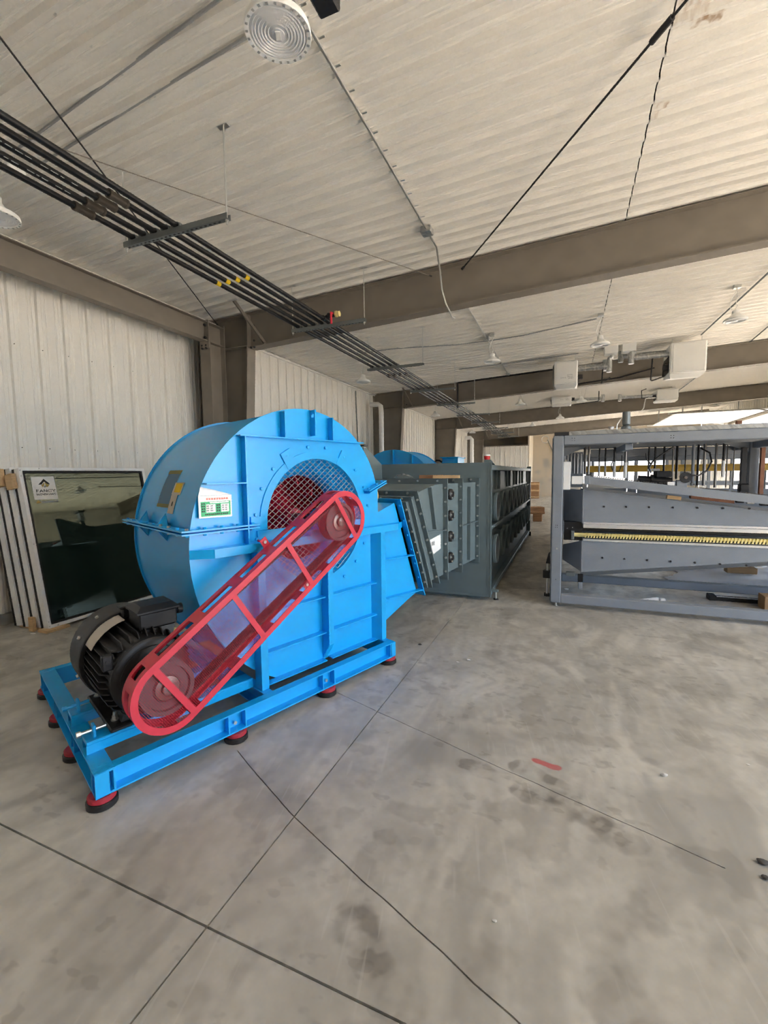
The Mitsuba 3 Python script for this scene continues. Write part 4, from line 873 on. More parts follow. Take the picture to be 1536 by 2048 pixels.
ma('sprocket', xz([(1.212 + a, 1.527 + b) for a, b in tooth], RY + .02, RY + .04), 'm_black_matte'); ma('sprocket_nut', cyl((1.212, RY + .01, 1.527), (1.212, RY + .02, 1.527), .016, 12), 'm_chrome', 40); ma('sprocket_bracket', bev(1.13, 1.23, RY + .03, RY + .08, zr(1.2) + .04, 1.5, .004))
ma('bracket_plate', bev(1.04, 1.11, RY + .02, RY + .03, zr(1.1) + .045, zr(1.1) + .085, .003), 'm_white')
ma('white_box', bev(.048, .188, RY, RY + .09, 1.455, 1.552, .012), 'm_white'); ma('white_plate', bev(-.038, .042, MY0 + .12, MY0 + .14, 1.392, 1.722, .004), 'm_white')
ma('rail_end_cap', bev(.195, .255, RY - .006, RY + .076, 1.452, 1.556, .004))
for x in (.225, .64, .74): ma('adjusting_screw', cyl((x, RY + .035, zr(x) - .085), (x, RY + .035, zr(x) - .045), .009, 8), 'm_chrome', 40)
ma('under_beam', trimesh.convex.convex_hull(np.array([(x, y, zt(x) + e) for x in (1.33, 1.74) for y in (6.1, 6.2) for e in (.04, .115)])), 'm_rust')
for k, x in enumerate((1.76, 1.86, 1.98, 2.1)): ma('under_fitting', bev(x, x + .07, 6.1 + .02 * (k % 2), 6.16, zt(x) + .05, zt(x) + .085 + .01 * (k % 2), .006), 'm_black' if k != 1 else 'm_zinc')
# upright rods, pneumatic cylinders and hoses in the upper bay
for (x, y, r, z0_, z1_, m_, cyl_) in ((.66, 6.2, .016, 1.55, 1.91, 'm_rod', 1), (.545, 6.25, .013, 1.56, 1.9, 'm_black', 1), (.45, 6.35, .010, 1.57, 1.9, 'm_black', 1), (.39, 6.5, .009, 1.57, 1.9, 'm_black', 1), (.25, 6.15, .014, 1.57, 1.912, 'm_rod', 0), (.215, 6.15, .009, 1.57, 1.912, 'm_rod', 0), (.205, 6.3, .009, 1.57, 1.912, 'm_black', 0), (1.66, 6.25, .014, 1.55, 1.91, 'm_black', 1), (1.60, 6.3, .013, 1.40, 1.91, 'm_rod', 0), (1.50, 6.35, .016, 1.42, 1.91, 'm_rod', 0), (1.46, 6.45, .012, 1.42, 1.91, 'm_black', 0), (1.40, 6.4, .017, 1.42, 1.91, 'm_mach', 0), (1.34, 6.5, .006, 1.45, 1.91, 'm_black', 0), (1.27, 6.6, .014, 1.5, 1.91, 'm_black', 0), (1.22, 6.55, .010, 1.5, 1.91, 'm_rod', 0), (1.15, 6.7, .012, 1.5, 1.91, 'm_black', 0), (1.05, 6.7, .012, 1.5, 1.91, 'm_black', 0), (.98, 6.7, .010, 1.5, 1.91, 'm_black', 0), (1.72, 6.35, .006, 1.4, 1.91, 'm_rod', 0), (1.80, 6.4, .006, 1.4, 1.91, 'm_rod', 0)):
    ma('upright_rod', cyl((x, y, z0_), (x, y, z1_), r, 12), m_, 40)
    if cyl_: ma('air_cylinder', cyl((x, y, z0_ - .03), (x, y, z0_ + .16), r * 1.25, 14), 'm_white', 40)
ma('rust_post', bev(1.955, 1.995, 6.1, 6.14, 1.28, 1.91, .004), 'm_rust'); ma('rust_post', bev(2.12, 2.15, 6.2, 6.23, 1.25, 1.7, .004), 'm_rust')
ma('slide_column', cat(bev(1.80, 1.85, 6.15, 6.2, 1.40, 1.85, .004)), 'm_black'); ma('slide_block', bev(1.78, 1.87, 6.1, 6.18, 1.33, 1.45, .012), 'm_black')
ma('hose', tube([(1.42, 6.2, 1.86), (1.50, 6.15, 1.80), (1.51, 6.1, 1.70), (1.46, 6.05, 1.60), (1.37, 6.0, 1.545), (1.27, 5.98, 1.55)], .009, 8), 'm_black', 40)
ma('hose', tube([(1.13, 6.1, 1.87), (1.02, 6.1, 1.79), (.93, 6.1, 1.71), (.90, 6.1, 1.64), (.92, 6.1, 1.58)], .010, 8), 'm_black', 40)
ma('hose', tube([(.89, 6.3, 1.82), (.90, 6.3, 1.74), (.95, 6.3, 1.68)], .008, 8), 'm_black', 40)
ma('hose', tube([(.53, 6.25, 1.74), (.51, 6.25, 1.68), (.53, 6.25, 1.61), (.60, 6.25, 1.60), (.63, 6.3, 1.68), (.63, 6.3, 1.80)], .006, 8), 'm_black', 40)
ma('drive_unit', cat(cyl((.80, 6.2, 1.50), (1.15, 6.2, 1.47), .05, 18)), 'm_black', 40); ma('drive_cap', bev(.98, 1.14, 6.15, 6.3, 1.525, 1.60, .01), 'm_black_matte'); ma('drive_flange', lathe([(0, 0), (.07, 0), (.07, .03), (0, .03)], 24, axis_frame((.93, 6.2, 1.49), (1, 0, -.08))), 'm_black', 35)
ma('air_manifold', bev(.93, 1.06, 6.4, 6.44, 1.60, 1.63, .004), 'm_alu')
ma('left_bay_panel', bev(.0, .2, 6.5, 6.52, 1.40, 1.86, .004), 'm_mach')
for k in range(5): ma('left_bay_bar', cyl((.01 + .04 * k, 6.45, 1.58), (.01 + .04 * k, 6.45, 1.84), .008, 8), 'm_rod', 40)
ma('back_beam', bev(.2, MX1 - .11, 6.84, 6.95, 1.74, 1.80, .006)); ma('rear_wall_sheet', bx(.3, MX1 - .11, 6.79, 6.80, 1.80, 1.90), 'm_mach')
# attachments at the left post and on top
ma('measuring_rod', cyl((-.2, 5.9, .07), (-.2, 5.9, .47), .012, 10), 'm_white', 40); ma('rod_clamp', bev(-.25, -.15, 5.86, 5.94, .285, .375, .006), 'm_black'); ma('rod_base', bev(-.235, -.155, 5.87, 5.93, .05, .085, .004), 'm_black'); ma('rod_head', trimesh.convex.convex_hull(np.array([(-.22, 5.87, .47), (-.16, 5.87, .47), (-.16, 5.93, .47), (-.16, 5.87, .62), (-.16, 5.93, .62), (-.19, 5.87, .6)])), 'm_black')
for k in range(5): ma('side_panel', bx(-.165, -.153, 5.76 + 1.3 * k, 7.05 + 1.3 * k, .12, 2.0), 'm_mach')
ma('side_sill', bev(-.165, -.06, 5.76, 12.26, .03, .12, .006)); ma('side_trim', bx(-.168, -.166, 5.8, 5.9, .5, 1.05), 'm_white')
for x in (-.15, 4.29): ma('rear_post', bev(x, x + .11, 12.15, 12.26, .03, 2.02, .008))
ma('rear_beam', bev(-.04, 4.29, 12.15, 12.26, 1.912, 2.02, .008)); ma('top_side_beam', bev(-.15, -.04, 6.9, 12.15, 1.912, 2.02, .008))
ma('top_motor', cat(lathe([(0, 0), (.09, 0), (.09, .02), (.06, .035), (.055, .08), (.03, .10), (.045, .11), (.045, .25), (.04, .262), (0, .262)], 24, np.array(T().translate([.665, 6.3, 2.066]).matrix))), 'm_strut', 35); ma('top_motor_pipe', tube([(.56, 6.3, 2.1), (.565, 6.3, 2.18), (.60, 6.3, 2.24), (.62, 6.3, 2.26)], .008, 8), 'm_zinc', 40)
ma('top_cup', lathe([(0, 0), (.03, 0), (.02, .04), (.034, .09), (.03, .09), (0, .03)], 18, np.array(T().translate([.50, 6.3, 2.066]).matrix)), 'm_white', 35); ma('top_block', bev(1.78, 1.83, 6.3, 6.36, 2.066, 2.16, .004), 'm_rust')
lab(add('wood_block', xf(bev(-.07, .07, -.035, .035, 0, .04, .003), np.array(T().translate([1.13, 5.97, zt(1.13) + .012]).rotate([0, 1, 0], 7.2).matrix)), 'm_wood'), 'small pale wooden block on the edge of the upper hood', 'wood block')
# second carrier frame and yellow beam further back
mat('m_ochre', (0.42, 0.27, 0.03), 0.5)
t = thing('yellow_beam', 'long yellow steel beam seen through the grey machine frame', 'beam'); add(t + '__web', bx(.3, 3.2, 9.6, 9.62, 1.60, 1.70), 'm_ochre'); add(t + '__flange', bx(.3, 3.2, 9.55, 9.67, 1.70, 1.712), 'm_ochre'); add(t + '__flange', bx(.3, 3.2, 9.55, 9.67, 1.59, 1.602), 'm_ochre')
for x in (.4, 3.1): add(t + '__trestle', bev(x - .05, x + .05, 9.55, 9.67, 0, 1.59, .005), 'm_mach_dark')
t = thing('rack_frame', 'second grey steel frame standing behind the roller machine', 'frame')
for x in (.5, 1.35, 2.2, 3.05, 3.9):
    add(t + '__post', bev(x, x + .06, 11.0, 11.06, 0, 2.05, .005), 'm_mach')
    add(t + '__post', bev(x, x + .06, 12.6, 12.66, 0, 2.05, .005), 'm_mach')
for y in (11.0, 12.6):
    for z in (1.3, 1.99): add(t + '__rail', bev(.5, 3.96, y, y + .06, z, z + .06, .005), 'm_mach')
# things on the floor under and around the machine
m = crumple(48, 36, .95, .72, .09, 5); m.apply_translation((2.5, 8.2, .004)); lab(add('plastic_sheet', m, 'm_sheet', smooth=60), 'wrinkled white plastic sheet spread on the floor under the machine', 'sheet')
lab(add('timber_block', bev(2.25, 2.62, 8.05, 8.2, .07, .16, .006), 'm_card'), 'squared timber block lying on the white sheet', 'wood block')
t = thing('foam_pad', 'torn piece of white foam on the floor inside the machine frame', 'foam'); m = trimesh.convex.convex_hull(np.array([(0, 0, 0), (.24, .02, 0), (.36, .0, 0), (.38, .06, 0), (.2, .10, 0), (.22, .03, .04), (.30, .03, .06), (.36, .03, .035)])); m.apply_translation((.76, 6.22, 0)); add(t + '__wedge', m, 'm_foam'); add(t + '__lump', bev(1.08, 1.15, 6.22, 6.28, 0, .05, .012), 'm_foam')
t = thing('guide_rail', 'black guide rail with bright strips lying on the floor', 'rail'); add(t + '__body', bev(1.68, 2.6, 6.55, 6.66, 0.0, .05, .006), 'm_black'); add(t + '__strip', bx(1.74, 2.6, 6.552, 6.575, .05, .054), 'm_alu'); add(t + '__strip', bx(1.70, 2.6, 6.625, 6.65, .05, .056), 'm_alu'); add(t + '__end_block', bev(1.66, 1.74, 6.54, 6.67, .0, .065, .008), 'm_black')
lab(add('carton', bev(2.12, 2.6, 6.26, 6.46, 0, .16, .004), 'm_card'), 'brown carton on the floor at the right edge', 'box')
t = thing('scrap_timber', 'dark timber offcuts lying between the cabinet and the machine', 'wood')
add(t + '__piece', bev(-1.0, -.72, 15.4, 15.8, 0, .28, .01), 'm_crate'); add(t + '__piece', bev(-1.35, -.62, 15.0, 15.25, .28, .34, .01), 'm_crate')
lab(add('plank_pile', xf(bev(-.5, .5, -.25, .25, 0, .2, .01), np.array(T().translate([-1.35, 19.2, 0]).rotate([0, 0, 1], 20).matrix)), 'm_crate'), 'stack of brown planks beyond the end of the cabinet', 'wood')
t = thing('wooden_crate', 'brown wooden crate against the far cream wall', 'crate')
add(t + '__box', bev(-2.05, -1.55, 29.0, 29.6, 0, 1.0, .01), 'm_crate')
for z in (.1, .5, .9): add(t + '__batten', bev(-2.06, -1.54, 28.97, 29.0, z - .05, z + .05, .005), 'm_wood')

# ================================================================ high-bay lamps, conduits
def lamp(x, y, zl, label, r=.163, detail=True, zt=None):
    t = thing('high_bay_lamp', label, 'lamp', 'white high-bay lamps')
    M = np.eye(4); M[:3, 3] = (x, y, zl); zcl = zc(x) + .02; n = 48 if detail else 28
    add(t + '__housing', lathe([(.045, .115), (.06, .105), (.075, .08), (r * .72, .055), (r * .97, .03), (r, .012), (r, .0), (r * .985, -.004), (r * .86, -.002), (r * .845, .012), (.0, .014)], n, M), 'm_white', 35)
    add(t + '__driver', lathe([(0, .165), (.04, .165), (.05, .155), (.05, .11), (0, .108)], 24, M), 'm_white', 35)
    pr = [(r * .845, .004)]
    for k in range(6): a = r * (.78 - k * .095); pr += [(a, -.003), (a - r * .03, .003)]
    pr += [(r * .20, .0), (r * .19, -.006), (0, -.007)]
    add(t + '__lens', lathe(pr, n, M), 'm_lens', 40)
    if detail:
        for k in range(24):
            a = 2 * math.pi * k / 24; Mk = np.array(T().translate([x, y, zl]).rotate([0, 0, 1], math.degrees(a)).matrix)
            add(t + '__rim_slot', xf(bx(r * .89, r * .965, -.006, .006, -.0055, -.002), Mk), 'm_ink_grey')
        add(t + '__lens_badge', xf(cat(bx(-.012, .012, -.022, .022, -.011, -.006)), np.array(T().translate([x, y, zl]).rotate([0, 0, 1], 25).matrix)), 'm_white')
    add(t + '__hook', tube([(x, y, zl + .165), (x, y, zl + .20), (x + .02, y, zl + .23), (x, y, zl + .26), (x - .015, y, zl + .24)], .006, 6), 'm_zinc', 40)
    add(t + '__hanger_loop', tube([(x, y, zl + .25), (x + .01, y, (zl + zcl) / 2 + .08), (x, y, zcl - .04)], .005, 6), 'm_zinc', 40)
    add(t + '__cord', tube([(x - .02, y + .02, zl + .16), (x - .07, y + .05, zl + .24), (x - .05, y + .06, zl + .36), (x + .03, y + .05, zcl - .05)], .006, 6), 'm_white', 40)
    add(t + '__junction_box', bev(x - .05, x + .05, y - .05, y + .05, zcl - .07, zcl - .01, .006), 'm_zinc')
    return t
l = lamp(-1.37, 2.05, 3.78, 'large round white high-bay lamp closest to the camera, at the top')
add(l + '__sensor', bev(-1.25, -1.13, 2.15, 2.27, 3.98, 4.08, .01), 'm_black'); add(l + '__sensor_arm', tube([(-1.32, 2.08, 4.02), (-1.25, 2.17, 4.03)], .012, 8), 'm_zinc', 40)
add(l + '__sensor_bracket', tube([(-1.19, 2.2, 4.08), (-1.2, 2.2, 4.2), (-1.3, 2.15, 4.31)], .014, 8), 'm_zinc', 40)
l = lamp(-4.19, 2.29, 3.64, 'white high-bay lamp cut off by the left edge of the picture')
add(l + '__sensor', bev(-4.11, -4.05, 2.33, 2.46, 3.98, 4.05, .01), 'm_white')
for (x, y, z, tx) in ((-4.23, 9.26, 3.64, 'white high-bay lamp hanging just left of the black pipes'), (-1.41, 9.24, 3.78, 'white high-bay lamp at the conduit right of the black pipes, past the near rafter'), (.51, 9.17, 3.87, 'white high-bay lamp left of the ducts of the white heaters'), (2.44, 8.96, 3.97, 'white high-bay lamp above the right-hand heater'),
                      (-4.35, 15.6, 3.63, 'small white high-bay lamp below the pipes, near the second column'), (-1.44, 15.3, 3.78, 'small white high-bay lamp left of the left heater'), (-4.45, 22.9, 3.62, 'tiny white high-bay lamp farthest along the left wall'), (-1.53, 22.3, 3.77, 'tiny white high-bay lamp above the far cream wall'), (-.3, 20.0, 3.8, 'tiny white high-bay lamp under the left heater'), (5.3, 21.4, 4.10, 'small white high-bay lamp over the raised door'), (.4, 16.2, 3.88, 'small white high-bay lamp behind the heater pipes')):
    lamp(x, y, z, tx, detail=False)
def conduit(pts, r, label, m='m_zinc', clips=True):
    t = thing('ceiling_conduit', label, 'conduit', 'ceiling conduits'); add(t + '__tube', tube(pts, r, 8), m, 40); return t
zx = lambda x, d=.05: zc(x) + .03 - d
c = conduit([(-1.5, 1.9, zx(-1.5)), (-1.5, 3.4, zx(-1.5)), (-1.5, 5.0, zx(-1.5)), (-1.5, 5.45, zx(-1.5) - .0), (-1.52, 5.70, 4.12), (-1.53, 5.82, 3.95), (-1.50, 5.90, 3.80), (-1.46, 5.96, 3.71), (-1.46, 6.05, 3.68), (-1.46, 6.25, 3.72)], .011, 'bright metal conduit from the nearest lamp, bent down across the near rafter')
add(c + '__junction_box', bev(-1.56, -1.44, 5.0, 5.12, zx(-1.5) - .04, zx(-1.5) + .03, .006), 'm_galv')
for k in range(14):
    y = 2.25 + k * .2122; add(c + '__strap', bev(-1.52, -1.445, y - .008, y + .008, zx(-1.5) + .008, zx(-1.5) + .014, .002), 'm_zinc')
c = conduit([(-1.55, 6.2, zx(-1.55)), (-1.55, 9.2, zx(-1.55)), (-1.55, 13.1, zx(-1.55))], .012, 'straight metal conduit between the near and second rafters'); add(c + '__junction_box', bev(-1.61, -1.49, 9.3, 9.42, zx(-1.5) - .05, zx(-1.5) + .02, .006), 'm_galv'); add(c + '__end_box', bev(-1.6, -1.5, 12.9, 13.0, zx(-1.5) - .03, zx(-1.5) + .02, .006), 'm_galv')
conduit([(-1.55, 14.2, zx(-1.55)), (-1.55, 17.5, zx(-1.55)), (-1.55, 19.6, zx(-1.55))], .012, 'short conduit beside the lamp in the third bay')
conduit([(2.75, 6.3, zx(2.75, .07)), (2.68, 9.0, zx(2.7, .07)), (2.6, 11.7, zx(2.6, .07))], .014, 'dark conduit slanting down from the right edge to the right-hand heater', 'm_strut')
conduit([(3.75, 10.5, zx(3.75, .06)), (3.8, 11.8, zx(3.8, .06)), (3.88, 13.15, zx(3.9, .06))], .013, 'short dark conduit ending at the second rafter on the right', 'm_strut')
conduit([(3.72, 14.0, zx(3.7, .06)), (3.74, 16.5, zx(3.7, .06)), (3.78, 19.8, zx(3.8, .06))], .014, 'dark conduit running on below the right-hand heater', 'm_strut')
for (ya, yb, lbl) in ((2.22, 2.42, 'thin grey cable across the ceiling at the nearest lamp'), (2.47, 2.60, 'second thin grey cable across the ceiling behind the nearest lamp'), ):
    conduit([(-1.55, ya, zx(-1.5, .03)), (-2.6, (ya + yb) / 2 - .02, zx(-2.6, .03)), (-4.1, yb, zx(-4.1, .03))], .010, lbl, 'm_ink_grey')
conduit([(-4.1, 8.95, zx(-4.1, .035)), (-3.4, 9.05, zx(-3.4, .035)), (-2.2, 9.5, zx(-2.2, .04)), (-1.6, 9.62, zx(-1.6, .04)), (-.9, 9.66, zx(-.9, .04)), (.45, 9.4, zx(.45, .04))], .012, 'dark cable across the ceiling between lamps of the second bay', 'm_ink_grey')
conduit([(-2.6, 11.6, zx(-2.6, .05)), (-1.0, 11.75, zx(-1, .05)), (.2, 11.8, zx(.2, .05))], .016, 'dark cable across the ceiling near the second rafter', 'm_ink_grey')
t = thing('gas_pipe', 'black gas pipe along the top of the second rafter', 'pipe'); add(t + '__run', tube([(-3.0, 13.2, 3.9), (-3.0, 13.2, 4.22), (-2.98, 13.2, 4.24), (-.4, 13.2, 4.36)], .025, 8), 'm_black', 40); add(t + '__drop', cyl((-3.0, 13.2, 3.9), (-3.0, 13.2, 3.5), .025, 8), 'm_black', 40)

# ================================================================ hanging unit heaters
def heater(x0, x1, y0, z0, z1, label, side, d=.75, printed=True):
    t = thing('unit_heater', label, 'heater', 'unit heaters')
    add(t + '__cabinet', bev(x0, x1, y0, y0 + d, z0, z1, .02), 'm_heater'); add(t + '__front_door', bev(x0 + .05, x1 - .03, y0 - .012, y0, z0 + .04, z1 - .04, .006), 'm_heater')
    add(t + '__bottom_hood', trimesh.convex.convex_hull(np.array([(x0, y0 + .02, z0), (x1, y0 + .02, z0), (x0 + .06, y0 + .25, z0 - .06), (x1 - .06, y0 + .25, z0 - .06), (x0, y0 + d, z0), (x1, y0 + d, z0)])), 'm_heater')
    xo = x0 - .01 if side < 0 else x1 + .01
    add(t + '__louvre_frame', bev(min(xo, xo - side * .03), max(xo, xo - side * .03), y0 + .06, y0 + d - .06, z0 + .05, z1 - .05, .004), 'm_black_matte')
    for k in range(6): zz = z0 + .1 + k * (z1 - z0 - .18) / 5; add(t + '__louvre', beam((xo + side * .01, y0 + .08, zz), (xo + side * .01, y0 + d - .08, zz), .03, .006), 'm_strut')
    xi = x1 + .012 if side < 0 else x0 - .012
    add(t + '__burner_panel', bev(min(xi, xi + side * .012), max(xi, xi + side * .012), y0 + .1, y0 + d - .1, z0 + .05, z1 - .25, .004), 'm_black'); add(t + '__gas_valve', bev(xi - side * .1 if side < 0 else xi - .1, xi if side < 0 else xi, y0 + .12, y0 + .2, z0 + .12, z0 + .22, .01), 'm_black_matte')
    for x in (x0 + .06, x1 - .06): add(t + '__hanger_rod', cyl((x, y0 + .2, z1), (x, y0 + .2, zc(x)), .008, 6), 'm_zinc', 40)
    if printed:
        rs = np.random.RandomState(int(abs(x0) * 100)); ms = []
        for (px, pz) in ((x1 - .22, z0 + .20), (x1 - .22, z0 + .16), (x1 - .2, z0 + .12), (x1 - .37, z0 + .14)):
            for k in range(4): ms.append(bx(px + k * .03, px + k * .03 + rs.uniform(.012, .024), y0 - .0135, y0 - .0122, pz, pz + .018))
        lab(add(t + '__printed_label', cat(ms), 'm_ink_grey'), None, kind='stuff')
    return t
h1 = heater(-.33, .19, 11.6, 3.66, 4.20, 'white unit heater hanging left of the silver flue pipes', -1); h2 = heater(2.03, 2.70, 11.6, 3.70, 4.36, 'largest white unit heater hanging right of the silver flue pipes', 1, printed=False)
h3 = heater(-.58, .10, 18.0, 4.10, 4.36, 'lower white heater half hidden behind the left heater', -1); h4 = heater(2.9, 3.55, 18.6, 4.08, 4.48, 'lower white heater half hidden behind the right heater', 1, printed=False)
def flue(x_h, x_c, y, z, label, s, vt=True, zt=None):
    t = thing('flue_pipe', label, 'pipe', 'silver flue pipes')
    add(t + '__run', cat(cyl((x_h, y, z), (x_c, y, z), .05, 18)), 'm_galv', 40)
    for k in range(3): q = x_h + (x_c - x_h) * (.25 + .3 * k); add(t + '__joint', cyl((q - .012, y, z), (q + .012, y, z), .055, 18), 'm_zinc', 40)
    add(t + '__tee', cyl((x_c, y, z - .13), (x_c, y, z + .12), .06, 18), 'm_galv', 40)
    if vt: add(t + '__riser', tube([(x_c, y, z + .1), (x_c, y, z + .18), (x_c + s * .05, y, min(z + .26, zc(x_c) - .22)), (x_c + s * .06, y, min(z + .36, zc(x_c) - .18))], .05, 14), 'm_galv', 40)
    return t
f1 = flue(.19, .86, 11.8, 4.02, 'silver flue pipe running from the left heater', 1); f2 = flue(2.03, 1.30, 11.75, 4.15, 'silver flue pipe running from the right heater', 1)
flue(.22, .80, 12.1, 4.12, 'upper silver intake pipe of the left heater', 1, vt=False); flue(2.03, 1.12, 12.1, 4.28, 'upper silver intake pipe of the right heater', -1, vt=False); flue(.14, 1.15, 18.2, 4.24, 'silver flue pipe of the lower left heater', 1, vt=False); flue(2.9, 1.75, 18.8, 4.30, 'silver flue pipe of the lower right heater', -1, vt=False)
for i, (x, y) in enumerate(((.88, 11.75), (1.24, 11.75))): lab(add('roof_collar', bev(x - .14, x + .14, y - .12, y + .12, zc(x) - .17, zc(x) + .03, .006), 'm_heater'), ['white square roof collar above the left flue pipes', 'white square roof collar above the right flue pipes'][i], 'vent')
def gas(pts, label): t = thing('gas_line', label, 'pipe', 'black gas lines'); add(t + '__tube', tube(pts, .016, 8), 'm_black', 40)
gas([(.75, 12.1, 4.12), (.72, 12.0, 3.68), (.9, 12.0, 3.80)], 'black gas line dropping under the left flue pipe'); gas([(1.72, 11.76, 4.13), (1.72, 11.9, 3.66), (1.74, 11.9, 3.64), (1.95, 11.9, 3.70), (1.96, 11.9, 3.98), (2.06, 11.9, 4.0)], 'black gas line looped beside the right heater')
gas([(.2, 13.34, 3.95), (1.2, 13.34, 4.03), (2.0, 13.34, 4.2)], 'black gas line along the rafter between the heaters'); gas([(.2, 17.9, 4.03), (.98, 17.9, 4.10), (1.0, 17.9, 4.12), (1.0, 17.9, 4.45)], 'black gas line of the lower left heater'); gas([(2.6, 18.5, 4.20), (2.42, 18.5, 4.18), (2.40, 18.5, 4.45), (2.55, 18.5, 4.5)], 'black gas line of the lower right heater')
t = thing('condensate_drop', 'thin white drain pipe under the lower right heater', 'pipe'); add(t + '__tube', tube([(2.92, 18.7, 4.2), (2.55, 18.6, 4.18), (2.50, 18.6, 3.85), (2.42, 18.6, 3.72)], .02, 8), 'm_white', 40)

# ================================================================ stacked framed windows against the left wall
la = math.radians(10); WMs = []
def wmat(i): # a along Y, b up the glass, n towards the room
    M = np.eye(4); M[:3, 0] = (0, 1, 0); M[:3, 1] = (-math.sin(la), 0, math.cos(la)); M[:3, 2] = (math.cos(la), 0, math.sin(la)); M[:3, 3] = (-4.985 - .131 * i, 2.912 - (.004, .02, .0, .03)[i] * 0 - .012 * i, .03); return M
WW, WH = 1.502, 1.712
wl = ['framed window with a shop sticker, frontmost of the leaning stack', 'framed window second from the front of the leaning stack', 'framed window third from the front of the leaning stack', 'framed window at the back of the stack, against the wall']
rim = ext(sbox(0, 0, WW, WH).buffer(-.012).buffer(.012).difference(sbox(.034, .034, WW - .034, WH - .034)), .078); rim.apply_translation((0, 0, -.078))
gask = ext(sbox(.034, .034, WW - .034, WH - .034).difference(sbox(.058, .058, WW - .058, WH - .058)), .05); gask.apply_translation((0, 0, -.06))
pane = bx(.056, WW - .056, .056, WH - .056, -.030, -.024); back = bx(.03, WW - .03, .03, WH - .03, -.076, -.06)
for i in range(4):
    t = thing('framed_window', wl[i], 'window', 'stacked framed windows'); M = wmat(i)
    add(t + '__frame', rim, 'm_white_frame', M=M); add(t + '__gasket', gask, 'm_gaskets', M=M); add(t + '__pane', pane, 'm_window_glass', M=M); add(t + '__back_panel', back, 'm_gaskets', M=M); add(t + '__gap_shade_slab', bx(.004, WW - .004, .004, WH - .004, -.127 + .003, -.079), 'm_gaskets', M=M)  # last slab fills the gap between windows in black, its shade given as colour
    if i == 0:
        for (a_, b_) in ((.014, .02), (.014, .07), (.10, .012), (.014, WH - .03), (.014, WH - .09), (.012, .9), (.2, WH - .012)): add(t + '__frame_screw', cyl((a_, b_, 0), (a_, b_, .0015), .006, 8), 'm_ink_grey', M=M)
        z_ = -.0235
        def wp(part, poly, m, k=0): return add(f'{t}__{part}', xf(ext(poly, .0006), np.array(T().translate([0, 0, z_ + .0007 * k]).matrix)), m, M=M)
        wp('sticker', Polygon([(.112, 1.368), (.354, 1.362), (.348, 1.618), (.114, 1.616)]), 'm_paper')
        wp('sticker_roof', Polygon([(.178, 1.530), (.238, 1.592), (.296, 1.532), (.270, 1.532), (.238, 1.563), (.208, 1.530)]), 'm_ink', 1); wp('sticker_gable', Polygon([(.205, 1.522), (.240, 1.556), (.232, 1.516), (.212, 1.500)]), 'm_gold_print', 1); wp('sticker_door', Polygon([(.243, 1.553), (.288, 1.524), (.262, 1.498), (.250, 1.512)]), 'm_gold_print', 1); wp('sticker_window', Polygon([(.226, 1.508), (.246, 1.523), (.252, 1.502), (.234, 1.494)]), 'm_ink_grey', 1)
        for txt, hh, cx_, yb, wd in (('FANCY', .027, .243, 1.446, .198), ('WINDOWS', .021, .240, 1.411, .205)):
            tm = meshkit.text_mesh(txt, hh, .0006, bold=True); b0 = tm.bounds; sc_ = wd / (b0[1][0] - b0[0][0]); tm.apply_translation(-b0[0]); tm.apply_scale([sc_, 1, 1]); tm.apply_translation((cx_ - wd / 2, yb, z_ + .0007))
            lab(add(t + '__sticker_lettering', tm, 'm_ink', M=M), f'lettering {txt}', kind='stuff')
        wp('lower_strip', Polygon([(.17, 1.346), (.352, 1.352), (.34, 1.330), (.19, 1.326)]), 'm_ink_grey'); wp('lower_arrow', Polygon([(.118, 1.327), (.145, 1.362), (.175, 1.330)]), 'm_gold_print', 1)
# timber spacers between the windows
def wblock(i, a0, a1, b0, b1, n0, n1, label): m = bev(a0, a1, b0, b1, n0, n1, .004); return lab(add('spacer_block', m, 'm_wood', M=wmat(i)), label, 'wood block')
wblock(0, -.055, -.004, 1.50, 1.66, -.16, -.05, 'timber spacer at the upper left corner of the front window'); wblock(1, -.075, -.004, 1.53, 1.715, -.20, -.08, 'timber spacer sticking out above the middle windows'); wblock(2, -.06, -.004, 1.55, 1.72, -.12, -.02, 'timber spacer at the top of the rear windows')
wblock(1, -.02, .10, -.028, .11, -.131 + .004, -.080 + .0, 'upright timber spacer between the lower corners of the windows') if False else None
lab(add('spacer_block', bev(-5.20, -5.13, 2.845, 2.885, 0, .15, .004), 'm_wood'), 'upright timber spacer at the lower left corners of the windows', 'wood block')
lab(add('support_block', bev(-5.08, -4.93, 2.86, 3.10, 0, .028, .004), 'm_wood'), 'flat timber block under the front window', 'wood block'); lab(add('support_block', bev(-5.46, -5.12, 2.90, 3.10, 0, .028, .004), 'm_wood'), 'flat timber block under the rear windows', 'wood block'); lab(add('support_block', bev(-5.42, -4.93, 4.2, 4.36, 0, .028, .004), 'm_wood'), 'timber block under the far ends of the windows, behind the motor', 'wood block')
lab(add('paper_scrap', bev(-5.10, -5.05, 2.80, 2.83, 0, .004, .001), 'm_paper'), 'tiny white scrap on the floor beside the window stack', 'scrap')

